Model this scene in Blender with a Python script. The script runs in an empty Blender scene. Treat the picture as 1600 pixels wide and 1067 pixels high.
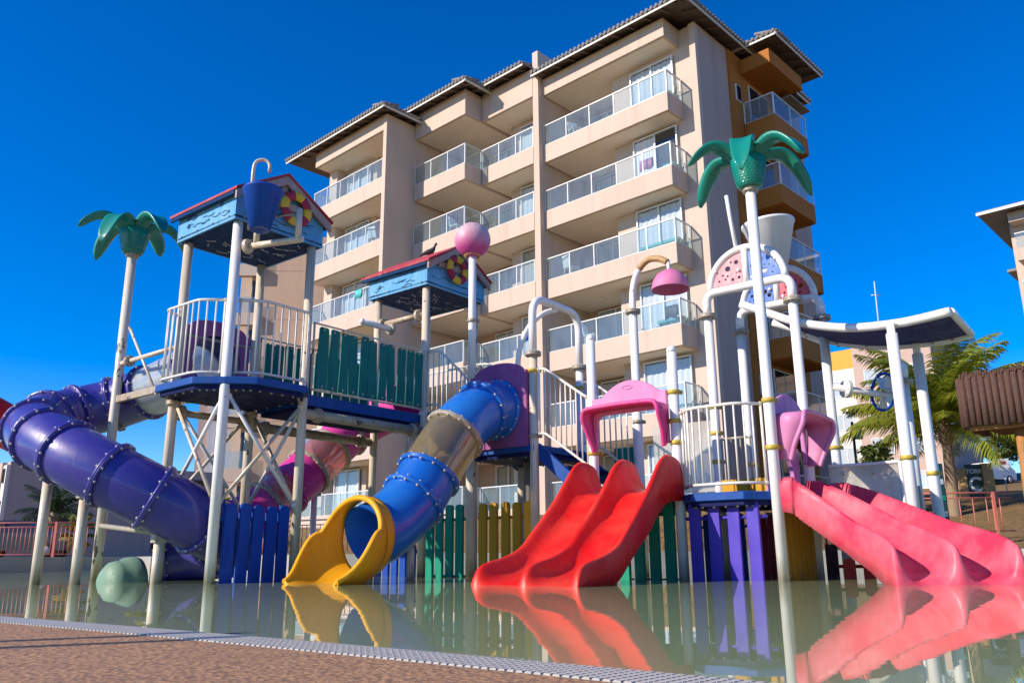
import bpy, bmesh, math, random
from mathutils import Vector, Matrix
random.seed(7)
scene = bpy.context.scene
COL = scene.collection
PI = math.pi
# ------------------------------------------------------------------ camera
FPX = 1290.0
PITCH = math.atan(335/1290.0); ROLL = math.radians(0.45)
CAM = Vector((0, 0, 0.30))
fw = Vector((0, math.cos(PITCH), math.sin(PITCH)))
up0 = Vector((0, -math.sin(PITCH), math.cos(PITCH))); rt0 = Vector((1, 0, 0))
rt = rt0*math.cos(ROLL) - up0*math.sin(ROLL)
up = up0*math.cos(ROLL) + rt0*math.sin(ROLL)
cd = bpy.data.cameras.new('camera'); cam = bpy.data.objects.new('camera', cd); COL.objects.link(cam)
m = Matrix((rt, up, -fw)).transposed().to_4x4(); m.translation = CAM
cam.matrix_world = m
cd.sensor_width = 36; cd.sensor_fit = 'HORIZONTAL'; cd.lens = FPX/1600*36
cd.clip_start = 0.05; cd.clip_end = 3000
scene.camera = cam
# ------------------------------------------------------------------ sky and sun
SUN_FROM = Vector((-0.84, -0.36, 0)).normalized(); SUN_EL = math.radians(29)
world = bpy.data.worlds.new('World'); scene.world = world; world.use_nodes = True
nt = world.node_tree; nt.nodes.clear()
wo = nt.nodes.new('ShaderNodeOutputWorld'); bg = nt.nodes.new('ShaderNodeBackground')
sky = nt.nodes.new('ShaderNodeTexSky'); sky.sky_type = 'NISHITA'; sky.sun_disc = False
sky.sun_elevation = SUN_EL; sky.sun_rotation = math.atan2(SUN_FROM.x, SUN_FROM.y)
sky.air_density = 0.85; sky.dust_density = 0.0; sky.ozone_density = 3.0; sky.altitude = 700
hs = nt.nodes.new('ShaderNodeHueSaturation'); hs.inputs['Saturation'].default_value = 1.5
hs.inputs['Hue'].default_value = 0.513
nt.links.new(sky.outputs[0], hs.inputs['Color'])
nt.links.new(hs.outputs[0], bg.inputs['Color']); nt.links.new(bg.outputs[0], wo.inputs[0])
bg.inputs['Strength'].default_value = 0.15
sd = bpy.data.lights.new('sun', 'SUN'); so = bpy.data.objects.new('sun', sd); COL.objects.link(so)
sd.energy = 4.5; sd.angle = math.radians(0.5); sd.color = (1.0, 0.88, 0.74)
sdir = Vector((SUN_FROM.x*math.cos(SUN_EL), SUN_FROM.y*math.cos(SUN_EL), math.sin(SUN_EL)))
so.rotation_euler = sdir.to_track_quat('Z', 'Y').to_euler(); so.location = sdir*60
scene.view_settings.view_transform = 'Standard'; scene.view_settings.look = 'None'
scene.view_settings.exposure = 0.5; scene.view_settings.gamma = 1
scene.render.engine = 'CYCLES'
scene.cycles.max_bounces = 10; scene.cycles.transparent_max_bounces = 16
scene.cycles.caustics_reflective = False; scene.cycles.caustics_refractive = False
# ------------------------------------------------------------------ frames of reference
GA = math.radians(51.5)                          # the play structure's own grid
E1 = Vector((math.cos(GA), math.sin(GA), 0)); E2 = Vector((-math.sin(GA), math.cos(GA), 0)); GO = Vector((-3.76, 10.6, 0))
def W(a, b, z=0): return GO + E1*a + E2*b + Vector((0, 0, z))
BA = math.radians(46.5)                          # the hotel's own grid
BU = Vector((math.cos(BA), math.sin(BA), 0)); BV = Vector((-math.sin(BA), math.cos(BA), 0))
def Bq(u, v, z=0): return BU*u + BV*v + Vector((0, 0, z))
ZV = Vector((0, 0, 1))
# ------------------------------------------------------------------ mesh helpers
class MB:
    def __init__(s): s.v = []; s.f = []; s.sm = []
    def add(s, vs, fs, smooth=False):
        o = len(s.v); s.v += [Vector(x) for x in vs]; s.f += [tuple(i+o for i in f) for f in fs]; s.sm += [smooth]*len(fs); return s
    def hexa(s, p): return s.add(p, [(3,2,1,0),(4,5,6,7),(0,1,5,4),(1,2,6,5),(2,3,7,6),(3,0,4,7)])
    def box(s, c, ex, ey, ez):       # centre and three half-vectors
        c, ex, ey, ez = Vector(c), Vector(ex), Vector(ey), Vector(ez)
        return s.hexa([c-ex-ey-ez, c+ex-ey-ez, c+ex+ey-ez, c-ex+ey-ez, c-ex-ey+ez, c+ex-ey+ez, c+ex+ey+ez, c-ex+ey+ez])
    def gbox(s, fr, a0, a1, b0, b1, z0, z1):    # box in a frame function
        return s.hexa([fr(a0,b0,z0), fr(a1,b0,z0), fr(a1,b1,z0), fr(a0,b1,z0), fr(a0,b0,z1), fr(a1,b0,z1), fr(a1,b1,z1), fr(a0,b1,z1)])
    def ring_sweep(s, rings, closed_ring=True, caps=True, smooth=True):
        n = len(rings[0]); vs = [p for r in rings for p in r]; fs = []
        for i in range(len(rings)-1):
            for j in range(n if closed_ring else n-1):
                k = (j+1) % n; fs.append((i*n+j, i*n+k, (i+1)*n+k, (i+1)*n+j))
        s.add(vs, fs, smooth)
        if caps and closed_ring:
            o = len(s.v)-len(vs)
            s.f.append(tuple(o+j for j in reversed(range(n)))); s.sm.append(False)
            s.f.append(tuple(o+(len(rings)-1)*n+j for j in range(n))); s.sm.append(False)
        return s
    def tube(s, pts, r, n=12, caps=True, smooth=True):
        pts = [Vector(p) for p in pts]; rs = r if isinstance(r, (list, tuple)) else [r]*len(pts)
        t0 = (pts[1]-pts[0]).normalized(); ref = ZV if abs(t0.z) < .9 else Vector((1,0,0))
        x = t0.cross(ref).normalized(); rings = []; pt = t0
        for i, p in enumerate(pts):
            if i == 0: t = t0
            elif i == len(pts)-1: t = (pts[i]-pts[i-1]).normalized()
            else: t = ((pts[i]-pts[i-1]).normalized()+(pts[i+1]-pts[i]).normalized()).normalized()
            q = pt.rotation_difference(t); x = (q @ x); x = (x-t*x.dot(t)).normalized(); y = t.cross(x); pt = t
            rings.append([p+(x*math.cos(2*PI*k/n)+y*math.sin(2*PI*k/n))*rs[i] for k in range(n)])
        return s.ring_sweep(rings, True, caps, smooth)
    def cyl(s, a, b, r, n=14, r2=None): return s.tube([a, b], [r, r if r2 is None else r2], n)
    def sphere(s, c, r, n=10, m=6, sc=(1,1,1)):
        c = Vector(c); rings = []
        for i in range(m+1):
            th = PI*i/m; th = min(max(th, .02), PI-.02)
            rings.append([c+Vector((r*sc[0]*math.sin(th)*math.cos(2*PI*k/n), r*sc[1]*math.sin(th)*math.sin(2*PI*k/n), -r*sc[2]*math.cos(th))) for k in range(n)])
        return s.ring_sweep(rings, True, True, True)
    def lathe(s, prof, org, ax=None, n=28, caps=True):   # prof [(r, h)], axis vector
        ax = Vector(ax or (0,0,1)).normalized(); ref = Vector((1,0,0)) if abs(ax.x) < .8 else Vector((0,1,0))
        x = ax.cross(ref).normalized(); y = ax.cross(x); org = Vector(org)
        return s.ring_sweep([[org+ax*h+(x*math.cos(2*PI*k/n)+y*math.sin(2*PI*k/n))*r for k in range(n)] for r, h in prof], True, caps, True)
    def prism(s, poly, off, smooth=False):      # planar polygon extruded by a vector
        off = Vector(off); n = len(poly); p = [Vector(q) for q in poly]
        fs = [tuple(reversed(range(n))), tuple(range(n, 2*n))]+[(i, (i+1) % n, n+(i+1) % n, n+i) for i in range(n)]
        return s.add(p+[q+off for q in p], fs, smooth)
    def mesh(s, org=Vector((0,0,0)), name='m', bevel=0):
        me = bpy.data.meshes.new(name); me.from_pydata([tuple(v-org) for v in s.v], [], s.f)
        me.polygons.foreach_set('use_smooth', s.sm)
        bm = bmesh.new(); bm.from_mesh(me); bmesh.ops.recalc_face_normals(bm, faces=bm.faces)
        if bevel:
            bmesh.ops.bevel(bm, geom=[e for e in bm.edges if len(e.link_faces) == 2 and e.calc_face_angle(0) > .6], offset=bevel, segments=1, affect='EDGES')
        bm.to_mesh(me); bm.free(); me.update(); return me
    def build(s, name, mat, parent=None, bevel=0, org=None, **props):
        po = wpos(parent) if parent else Vector((0,0,0))
        o0 = Vector(org) if org is not None else po
        me = s.mesh(o0, name, bevel)
        if mat: me.materials.append(mat if not isinstance(mat, str) else M[mat])
        o = bpy.data.objects.new(name, me); COL.objects.link(o)
        if parent: o.parent = parent
        o.location = o0-po
        WP[o.name] = o0.copy()
        for k, v in props.items(): o[k] = v
        return o
WP = {}
def wpos(o): return WP[o.name]
def thing(name, loc, label, cat, group=None):
    o = bpy.data.objects.new(name, None); COL.objects.link(o); o.location = loc; WP[o.name] = Vector(loc)
    o.empty_display_size = .2; o['label'] = label; o['category'] = cat
    if group: o['group'] = group
    return o
def tag(o, label, cat, group=None):
    o['label'] = label; o['category'] = cat
    if group: o['group'] = group
    return o
def inst(name, me, parent, loc, rot=None, scale=None, mat=None):   # piece sharing a mesh; no rotated parents anywhere
    o = bpy.data.objects.new(name, me); COL.objects.link(o); o.parent = parent
    o.location = Vector(loc)-wpos(parent); WP[o.name] = Vector(loc)
    if rot is not None: o.rotation_euler = rot
    if scale is not None: o.scale = scale
    if mat is not None:
        o.material_slots[0].link = 'OBJECT'; o.material_slots[0].material = M[mat]
    return o
def crom(pts, per=6):         # Catmull-Rom through points
    P = [Vector(p) for p in pts]; P = [P[0]*2-P[1]]+P+[P[-1]*2-P[-2]]; out = []
    for i in range(1, len(P)-2):
        for k in range(per):
            t = k/per; a, b, c, d = P[i-1], P[i], P[i+1], P[i+2]
            out.append(.5*((2*b)+(c-a)*t+(2*a-5*b+4*c-d)*t*t+(3*b-a-3*c+d)*t**3))
    out.append(P[-2]); return out
def fillet(pts, r, n=6):      # polyline with rounded corners
    P = [Vector(p) for p in pts]; out = [P[0]]
    for i in range(1, len(P)-1):
        a = (P[i-1]-P[i]); b = (P[i+1]-P[i]); d = min(r, a.length*.49, b.length*.49)
        p0 = P[i]+a.normalized()*d; p2 = P[i]+b.normalized()*d
        for k in range(n+1):
            t = k/n; out.append(p0*(1-t)**2+P[i]*2*t*(1-t)+p2*t*t)
    out.append(P[-1]); return out
# ------------------------------------------------------------------ materials
M = {}
def newmat(name):
    mt = bpy.data.materials.new(name); mt.use_nodes = True; t = mt.node_tree; t.nodes.clear()
    o = t.nodes.new('ShaderNodeOutputMaterial'); p = t.nodes.new('ShaderNodeBsdfPrincipled'); t.links.new(p.outputs[0], o.inputs[0])
    M[name] = mt; return t, p, o
def pos(t, sc=(1,1,1)):
    g = t.nodes.new('ShaderNodeNewGeometry'); mp = t.nodes.new('ShaderNodeMapping'); mp.inputs['Scale'].default_value = sc
    t.links.new(g.outputs['Position'], mp.inputs['Vector']); return mp.outputs[0]
def noise(t, vec, scale, detail=4, rough=.55):
    n = t.nodes.new('ShaderNodeTexNoise'); n.inputs['Scale'].default_value = scale; n.inputs['Detail'].default_value = detail
    n.inputs['Roughness'].default_value = rough; t.links.new(vec, n.inputs['Vector']); return n.outputs['Fac']
def ramp(t, fac, stops):
    r = t.nodes.new('ShaderNodeValToRGB'); e = r.color_ramp.elements
    for i, (p, c) in enumerate(stops):
        el = e[i] if i < 2 else e.new(p)
        el.position = p; el.color = (*c, 1) if len(c) == 3 else c
    t.links.new(fac, r.inputs[0]); return r.outputs[0]
def mix(t, fac, a, b, mode='MIX'):
    n = t.nodes.new('ShaderNodeMix'); n.data_type = 'RGBA'; n.blend_type = mode
    for sock, val in ((n.inputs[0], fac), (n.inputs[6], a), (n.inputs[7], b)):
        if hasattr(val, 'links'): t.links.new(val, sock)
        elif isinstance(val, (int, float)): sock.default_value = val
        else: sock.default_value = (*val, 1)
    return n.outputs[2]
def bump(t, p, h, strength, dist=.02):
    b = t.nodes.new('ShaderNodeBump'); b.inputs['Strength'].default_value = strength; b.inputs['Distance'].default_value = dist
    t.links.new(h, b.inputs['Height']); t.links.new(b.outputs[0], p.inputs['Normal'])
def sub(c, k): return tuple(min(1, x*k) for x in c)
def plastic(name, c, rough=.32, fade=.25, fadec=None, sc=1.6, sss=0, coat=0):
    """moulded plastic: sun-faded, dusty patches and fine scuffs"""
    t, p, o = newmat(name); v = pos(t)
    n1 = noise(t, v, sc, 5, .6); n2 = noise(t, pos(t, (1, 1, .25)), 9, 6, .7)
    fc = fadec or tuple(min(1, x*1.45+.03) for x in c)
    f1 = ramp(t, n1, [(.42, (0,0,0)), (.72, (fade,)*3)])
    col = mix(t, f1, c, fc)
    f2 = ramp(t, n2, [(.50, (0,0,0)), (.74, (.42,)*3)])
    col = mix(t, f2, col, tuple(x*.62+.006 for x in c))
    t.links.new(col, p.inputs['Base Color'])
    t.links.new(ramp(t, n2, [(.3, (rough*.8,)*3), (.75, (min(1, rough*1.9),)*3)]), p.inputs['Roughness'])
    n3 = noise(t, v, 60, 3); bump(t, p, n3, .05, .004)
    p.inputs['Coat Weight'].default_value = coat; p.inputs['Specular IOR Level'].default_value = .5 if coat else .3
    return M[name]
def paint(name, c, dirt=(.30, .22, .13), amount=.5, chip=.0, chipc=(.09, .07, .06), rough=.38):
    """painted steel: streaky dirt, chips of bare or rusty metal"""
    t, p, o = newmat(name)
    st = noise(t, pos(t, (6, 6, .7)), 2.2, 6, .65); sp = noise(t, pos(t, (1, 1, .55)), 6.0, 6, .62); big = noise(t, pos(t), .9, 3)
    col = mix(t, ramp(t, st, [(.47, (0,0,0)), (.8, (amount,)*3)]), c, dirt)
    col = mix(t, ramp(t, big, [(.4, (0,0,0)), (.75, (amount*.5,)*3)]), col, tuple(x*.75 for x in c))
    col = mix(t, ramp(t, sp, [(.735-chip, (0,0,0)), (.755-chip, (1,1,1))]), col, chipc)
    g = t.nodes.new('ShaderNodeNewGeometry'); sx = t.nodes.new('ShaderNodeSeparateXYZ'); t.links.new(g.outputs['Position'], sx.inputs[0])
    mr = t.nodes.new('ShaderNodeMapRange'); mr.inputs[1].default_value = .30; mr.inputs[2].default_value = .0; t.links.new(sx.outputs[2], mr.inputs[0])   # rust and algae tide mark
    ml = t.nodes.new('ShaderNodeMath'); ml.operation = 'MULTIPLY'; t.links.new(mr.outputs[0], ml.inputs[0]); t.links.new(ramp(t, st, [(.3, (.35,)*3), (.6, (1,1,1))]), ml.inputs[1])
    col = mix(t, ml.outputs[0], col, (.20, .14, .085))
    t.links.new(col, p.inputs['Base Color']); p.inputs['Roughness'].default_value = rough
    bump(t, p, sp, .08, .006)
    return M[name]
def plain(name, c, rough=.6, metallic=0, var=.18, sc=4, bmp=.1, bsc=40, bdist=.01):
    t, p, o = newmat(name); v = pos(t); n1 = noise(t, v, sc, 6, .6)
    col = mix(t, n1, sub(c, 1-var), sub(c, 1+var)); t.links.new(col, p.inputs['Base Color'])
    p.inputs['Roughness'].default_value = rough; p.inputs['Metallic'].default_value = metallic
    if bmp: bump(t, p, noise(t, v, bsc, 4), bmp, bdist)
    return M[name]
def stucco(name, c, stain=.45):
    t, p, o = newmat(name); v = pos(t)
    n1 = noise(t, v, .35, 5, .6); n2 = noise(t, pos(t, (1.6, 1.6, .12)), 1.4, 6, .7); n3 = noise(t, v, 26, 4)
    col = mix(t, n1, sub(c, .93), sub(c, 1.06))
    col = mix(t, ramp(t, n2, [(.48, (0,0,0)), (.76, (stain,)*3)]), col, sub(c, .62))
    t.links.new(col, p.inputs['Base Color']); p.inputs['Roughness'].default_value = .88
    bump(t, p, n3, .25, .012)
    return M[name]
def glass(name, tint, refl=.08, body=None, bodyf=.0, rough=.02):
    """thin sheet: tinted transparency, Fresnel reflection, a little haze"""
    t, p, o = newmat(name); t.nodes.remove(p)
    tr = t.nodes.new('ShaderNodeBsdfTransparent'); tr.inputs[0].default_value = (*tint, 1)
    gl = t.nodes.new('ShaderNodeBsdfGlossy'); gl.inputs['Roughness'].default_value = rough; gl.inputs[0].default_value = (1,1,1,1)
    fr = t.nodes.new('ShaderNodeFresnel'); fr.inputs[0].default_value = 1.5
    ma = t.nodes.new('ShaderNodeMath'); ma.operation = 'MULTIPLY_ADD'; ma.inputs[1].default_value = 1.0; ma.inputs[2].default_value = refl
    t.links.new(fr.outputs[0], ma.inputs[0]); base = tr.outputs[0]
    ge = t.nodes.new('ShaderNodeNewGeometry'); inv = t.nodes.new('ShaderNodeMath'); inv.operation = 'SUBTRACT'; inv.inputs[0].default_value = 1; t.links.new(ge.outputs['Backfacing'], inv.inputs[1])
    mf = t.nodes.new('ShaderNodeMath'); mf.operation = 'MULTIPLY'; t.links.new(ma.outputs[0], mf.inputs[0]); t.links.new(inv.outputs[0], mf.inputs[1])   # a thin sheet mirrors once, on its outer face
    if body:
        df = t.nodes.new('ShaderNodeBsdfDiffuse'); df.inputs[0].default_value = (*body, 1)
        tl = t.nodes.new('ShaderNodeBsdfTranslucent'); tl.inputs[0].default_value = (*body, 1)
        a = t.nodes.new('ShaderNodeAddShader'); mm = t.nodes.new('ShaderNodeMixShader'); mm.inputs[0].default_value = .5
        t.links.new(df.outputs[0], mm.inputs[1]); t.links.new(tl.outputs[0], mm.inputs[2])
        m1 = t.nodes.new('ShaderNodeMixShader')
        n = noise(t, pos(t, (1, 1, .4)), 3.0, 5, .65)
        t.links.new(ramp(t, n, [(.3, (bodyf*.6,)*3), (.75, (min(1, bodyf*1.4),)*3)]), m1.inputs[0])
        t.links.new(base, m1.inputs[1]); t.links.new(mm.outputs[0], m1.inputs[2]); base = m1.outputs[0]
    m2 = t.nodes.new('ShaderNodeMixShader'); t.links.new(mf.outputs[0], m2.inputs[0]); t.links.new(base, m2.inputs[1]); t.links.new(gl.outputs[0], m2.inputs[2])
    t.links.new(m2.outputs[0], o.inputs[0]); return M[name]

paint('post_old', (.66, .57, .44), dirt=(.33, .21, .10), amount=.8, chip=.085)
paint('post_palm', (.70, .63, .52), amount=.7, chip=.15)
paint('post_white', (.80, .79, .77), dirt=(.46, .38, .27), amount=.42, chip=.045)
paint('pipe_rusty', (.45, .36, .25), dirt=(.20, .12, .06), amount=.9, chip=.10, chipc=(.05, .04, .04))
paint('rail_white', (.72, .69, .62), amount=.4, chip=.01)
paint('clamp_yellow', (.55, .40, .05), dirt=(.18, .11, .04), amount=.8, chip=.06)
paint('clamp_grey', (.38, .34, .27), dirt=(.17, .10, .05), amount=.9, chip=.05)
paint('fence_red', (.62, .17, .13), dirt=(.45, .2, .14), amount=.5)
paint('fence_dark', (.07, .05, .045), amount=.2)
paint('bolt', (.50, .47, .41), amount=.6)
plastic('purple', (.030, .026, .245), fade=.36, fadec=(.13, .10, .38), rough=.30, coat=.25)
plastic('blue_tube', (.006, .115, .50), fade=.35, fadec=(.05, .28, .62), rough=.26, coat=.3)
plastic('yellow', (.80, .36, .005), fade=.2, fadec=(.75, .42, .06), rough=.35)
plastic('red', (.72, .010, .008), fade=.42, fadec=(.80, .13, .07), rough=.33)
plastic('pink', (.72, .035, .085), fade=.55, fadec=(.82, .28, .32), rough=.36)
plastic('pink_light', (.62, .20, .40), fade=.45, fadec=(.72, .38, .52), rough=.4)
plastic('hood_pink', (.66, .055, .24), fade=.3, fadec=(.74, .22, .42), rough=.36)
plastic('orchid', (.50, .19, .46), fade=.4, fadec=(.62, .34, .56), rough=.36)
plastic('magenta_tube', (.62, .02, .27), fade=.5, fadec=(.75, .2, .45), rough=.3)
plastic('violet_panel', (.27, .07, .23), fade=.4, fadec=(.42, .18, .36), rough=.5)
plastic('mint', (.17, .28, .20), fade=.3, rough=.4)
plastic('palm_green', (.002, .21, .155), fade=.25, fadec=(.02, .33, .26), rough=.3, coat=.2)
plastic('plank_teal', (.002, .155, .125), fade=.25, fadec=(.01, .21, .17), rough=.5, sc=3)
plastic('plank_green', (.002, .25, .155), fade=.2, fadec=(.01, .32, .22), rough=.45, sc=3)
plastic('plank_blue', (.003, .055, .36), fade=.3, fadec=(.01, .12, .45), rough=.45, sc=3)
plastic('plank_yellow', (.56, .29, .012), fade=.25, fadec=(.55, .33, .06), rough=.5, sc=3)
plastic('plank_purple', (.075, .045, .42), fade=.3, fadec=(.15, .10, .5), rough=.45, sc=3)
plastic('plank_red', (.62, .045, .035), fade=.3, fadec=(.75, .2, .12), rough=.45, sc=3)
plastic('platform_blue', (.003, .055, .27), fade=.3, fadec=(.02, .13, .40), rough=.4)
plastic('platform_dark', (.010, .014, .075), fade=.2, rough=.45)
plastic('house_blue', (.09, .33, .60), fade=.45, fadec=(.30, .54, .72), rough=.55)
plastic('house_dark', (.003, .035, .115), fade=.2, rough=.4)
plastic('house_roof', (.40, .03, .045), fade=.5, fadec=(.58, .20, .19), rough=.5)
plastic('house_trim', (.36, .26, .24), fade=.4, rough=.6)
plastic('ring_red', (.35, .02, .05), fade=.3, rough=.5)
plastic('ring_yellow', (.66, .42, .03), fade=.3, rough=.5)
plastic('bucket_blue', (.001, .065, .38), fade=.25, fadec=(.003, .11, .46), rough=.35)
plastic('bucket_white', (.72, .73, .74), fade=.2, rough=.4)
plastic('dot_pink', (.74, .30, .33), fade=.4, rough=.45)
plastic('dot_blue', (.10, .20, .56), fade=.35, rough=.45)
plastic('dot_red', (.58, .10, .14), fade=.35, rough=.45)
plastic('hole_dark', (.05, .03, .05), fade=0, rough=.6)
plastic('canopy_blue', (.05, .055, .19), fade=.4, fadec=(.12, .12, .2), rough=.5)
plastic('ball_pink', (.60, .12, .30), fade=.85, fadec=(.66, .40, .45), rough=.5, sc=.9)
plastic('ink_line', (.015, .05, .12), fade=0, rough=.6)
plastic('chalk_line', (.62, .70, .74), fade=0, rough=.6)
glass('tube_clear', (.86, .79, .58), .03, (.52, .44, .28), .36, .12)
glass('tube_clear_pink', (.96, .76, .72), .04, (.80, .46, .44), .34, .15)
glass('tube_white', (.8, .85, .9), .04, (.70, .76, .82), .92, .2)
glass('panel_clear', (.90, .88, .82), .05, (.86, .83, .74), .6, .25)
glass('rail_glass', (.84, .91, .92), .035, (.78, .88, .90), .11, .03)
glass('window_glass', (.93, .95, .96), .03, None, 0, .02)
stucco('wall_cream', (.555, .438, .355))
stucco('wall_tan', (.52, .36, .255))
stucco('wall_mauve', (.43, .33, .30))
stucco('wall_orange', (.38, .135, .018))
stucco('wall_ceiling', (.84, .74, .60), .1)
stucco('wall_white', (.70, .66, .60))
stucco('wall_rose', (.50, .37, .31))
stucco('wall_ochre', (.68, .36, .06))
plain('frame_alu', (.68, .70, .70), .35, .0, .08, 6, 0)
plain('roof_tile', (.21, .20, .19), .8, 0, .35, 6, .3, 30)
plain('fascia', (.62, .60, .57), .6, 0, .1, 3, .05)
plain('eave_under', (.16, .12, .10), .8, 0, .2, 3, .1)
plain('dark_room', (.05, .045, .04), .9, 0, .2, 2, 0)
plain('teal_trim', (.05, .42, .42), .5, 0, .2, 5, 0)
plain('rubber', (.02, .02, .022), .6, 0, .2, 5, 0)
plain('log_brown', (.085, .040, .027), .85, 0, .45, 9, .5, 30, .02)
plain('log_gold', (.36, .16, .045), .7, 0, .45, 5, .4, 24, .02)
plain('trunk', (.27, .19, .12), .9, 0, .4, 14, .6, 30, .03)
plain('grating', (.44, .42, .385), .45, 0, .25, 25, .1, 60, .004)
plain('kerb_white', (.36, .34, .31), .75, 0, .2, 2, .2, 20)
plain('sign_dark', (.012, .05, .055), .5, 0, .1, 3, 0)
plain('sign_gold', (.52, .32, .13), .7, 0, .2, 5, .2)
plain('letter_white', (.8, .8, .78), .5, 0, .02, 3, 0)
plain('car_white', (.75, .76, .77), .2, 0, .03, 3, 0)
plain('car_dark', (.05, .055, .07), .2, .3, .1, 3, 0)
plain('car_glass', (.012, .015, .018), .06, 0, .1, 3, 0)
plain('pole_dark', (.05, .045, .045), .6, 0, .2, 5, 0)
plain('antenna', (.55, .56, .58), .5, 0, .1, 5, 0)
plain('feather', (.065, .055, .05), .8, 0, .5, 60, .2)
plain('shower_rust', (.42, .25, .10), .6, 0, .5, 9, .2)

for nm in ('house_dark', 'platform_dark', 'canopy_blue'):
    for nd in M[nm].node_tree.nodes:
        if nd.type == 'BSDF_PRINCIPLED': nd.inputs['Specular IOR Level'].default_value = .06
# ------------------------------------------------------------------ water, deck and ground materials
def mat_water():
    t, p, o = newmat('water'); v = pos(t)
    n = noise(t, v, .45, 4); col = mix(t, n, (.25, .325, .16), (.33, .395, .215)); t.links.new(col, p.inputs['Base Color'])
    p.inputs['Roughness'].default_value = .012; p.inputs['IOR'].default_value = 1.33
    n1 = noise(t, pos(t, (.5, 1.6, 1)), .8, 3, .5); n2 = noise(t, pos(t, (.6, 1.5, 1)), 3.2, 3, .5)
    a = t.nodes.new('ShaderNodeMath'); a.operation = 'MULTIPLY_ADD'; a.inputs[1].default_value = .12
    t.links.new(n2, a.inputs[0]); t.links.new(n1, a.inputs[2]); bump(t, p, a.outputs[0], .028, .05)
def mat_deck():
    t, p, o = newmat('deck'); v = pos(t)
    n1 = noise(t, v, 1.3, 5, .6); n2 = noise(t, v, 42, 6, .65); n3 = noise(t, v, 130, 3)
    vo = t.nodes.new('ShaderNodeTexVoronoi'); vo.inputs['Scale'].default_value = 55; t.links.new(v, vo.inputs['Vector'])
    col = mix(t, n1, (.50, .25, .10), (.62, .35, .165))
    col = mix(t, ramp(t, n2, [(.35, (.7,)*3), (.62, (0,0,0))]), col, (.24, .13, .075))
    col = mix(t, ramp(t, n3, [(.55, (0,0,0)), (.75, (.55,)*3)]), col, (.50, .36, .26))
    col = mix(t, ramp(t, vo.outputs['Distance'], [(.35, (0,0,0)), (.75, (.8,)*3)]), col, (.16, .085, .05))
    n4 = noise(t, pos(t, (.5, 1.4, 1)), 3.2, 6, .7); col = mix(t, ramp(t, n4, [(.5, (0,0,0)), (.72, (.6,)*3)]), col, (.22, .12, .07))
    t.links.new(col, p.inputs['Base Color']); p.inputs['Roughness'].default_value = .85
    h = t.nodes.new('ShaderNodeMath'); h.operation = 'MULTIPLY_ADD'; h.inputs[1].default_value = .5
    t.links.new(vo.outputs['Distance'], h.inputs[0]); t.links.new(n2, h.inputs[2]); bump(t, p, h.outputs[0], .7, .008)
def mat_ground():
    t, p, o = newmat('ground'); v = pos(t)
    n1 = noise(t, v, .5, 6, .7); n2 = noise(t, v, 7, 6, .75)
    col = mix(t, ramp(t, n2, [(.3, (0,0,0)), (.7, (1,1,1))]), (.10, .055, .018), (.36, .215, .075))
    col = mix(t, ramp(t, n1, [(.5, (0,0,0)), (.75, (.75,)*3)]), col, (.09, .11, .02))
    t.links.new(col, p.inputs['Base Color']); p.inputs['Roughness'].default_value = .95; bump(t, p, n2, 1, .08)
def mat_paving():
    t, p, o = newmat('paving'); v = pos(t)
    n1 = noise(t, v, 2, 6, .65); col = mix(t, n1, (.25, .20, .16), (.40, .34, .28)); t.links.new(col, p.inputs['Base Color'])
    p.inputs['Roughness'].default_value = .85; bump(t, p, noise(t, v, 30), .4, .01)
def mat_curtain(name, c):
    t, p, o = newmat(name); v = pos(t)
    n = noise(t, pos(t, (9, 9, .3)), 1.5, 3); col = mix(t, n, sub(c, .8), sub(c, 1.05)); t.links.new(col, p.inputs['Base Color'])
    p.inputs['Roughness'].default_value = .9
def mat_leaf(name, c1, c2, rough=.42):
    t, p, o = newmat(name)
    oi = t.nodes.new('ShaderNodeNewGeometry'); n = noise(t, pos(t), 2.5, 3)
    col = mix(t, oi.outputs['Random Per Island'], c1, c2); col = mix(t, n, col, sub(c1, .7)); t.links.new(col, p.inputs['Base Color'])
    p.inputs['Roughness'].default_value = rough
    tl = t.nodes.new('ShaderNodeBsdfTranslucent'); t.links.new(col, tl.inputs[0]); ms = t.nodes.new('ShaderNodeMixShader'); ms.inputs[0].default_value = .3
    t.links.new(p.outputs[0], ms.inputs[1]); t.links.new(tl.outputs[0], ms.inputs[2]); t.links.new(ms.outputs[0], o.inputs[0])
mat_water(); mat_deck(); mat_ground(); mat_paving()
mat_curtain('curtain_white', (.72, .74, .76)); mat_curtain('curtain_beige', (.52, .47, .38))
mat_leaf('leaf_coco', (.36, .36, .03), (.13, .25, .03)); mat_leaf('leaf_dark', (.022, .05, .018), (.05, .085, .025))
mat_leaf('leaf_yellow', (.30, .25, .015), (.14, .17, .02)); mat_leaf('leaf_tree', (.07, .11, .02), (.14, .18, .03))
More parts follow.
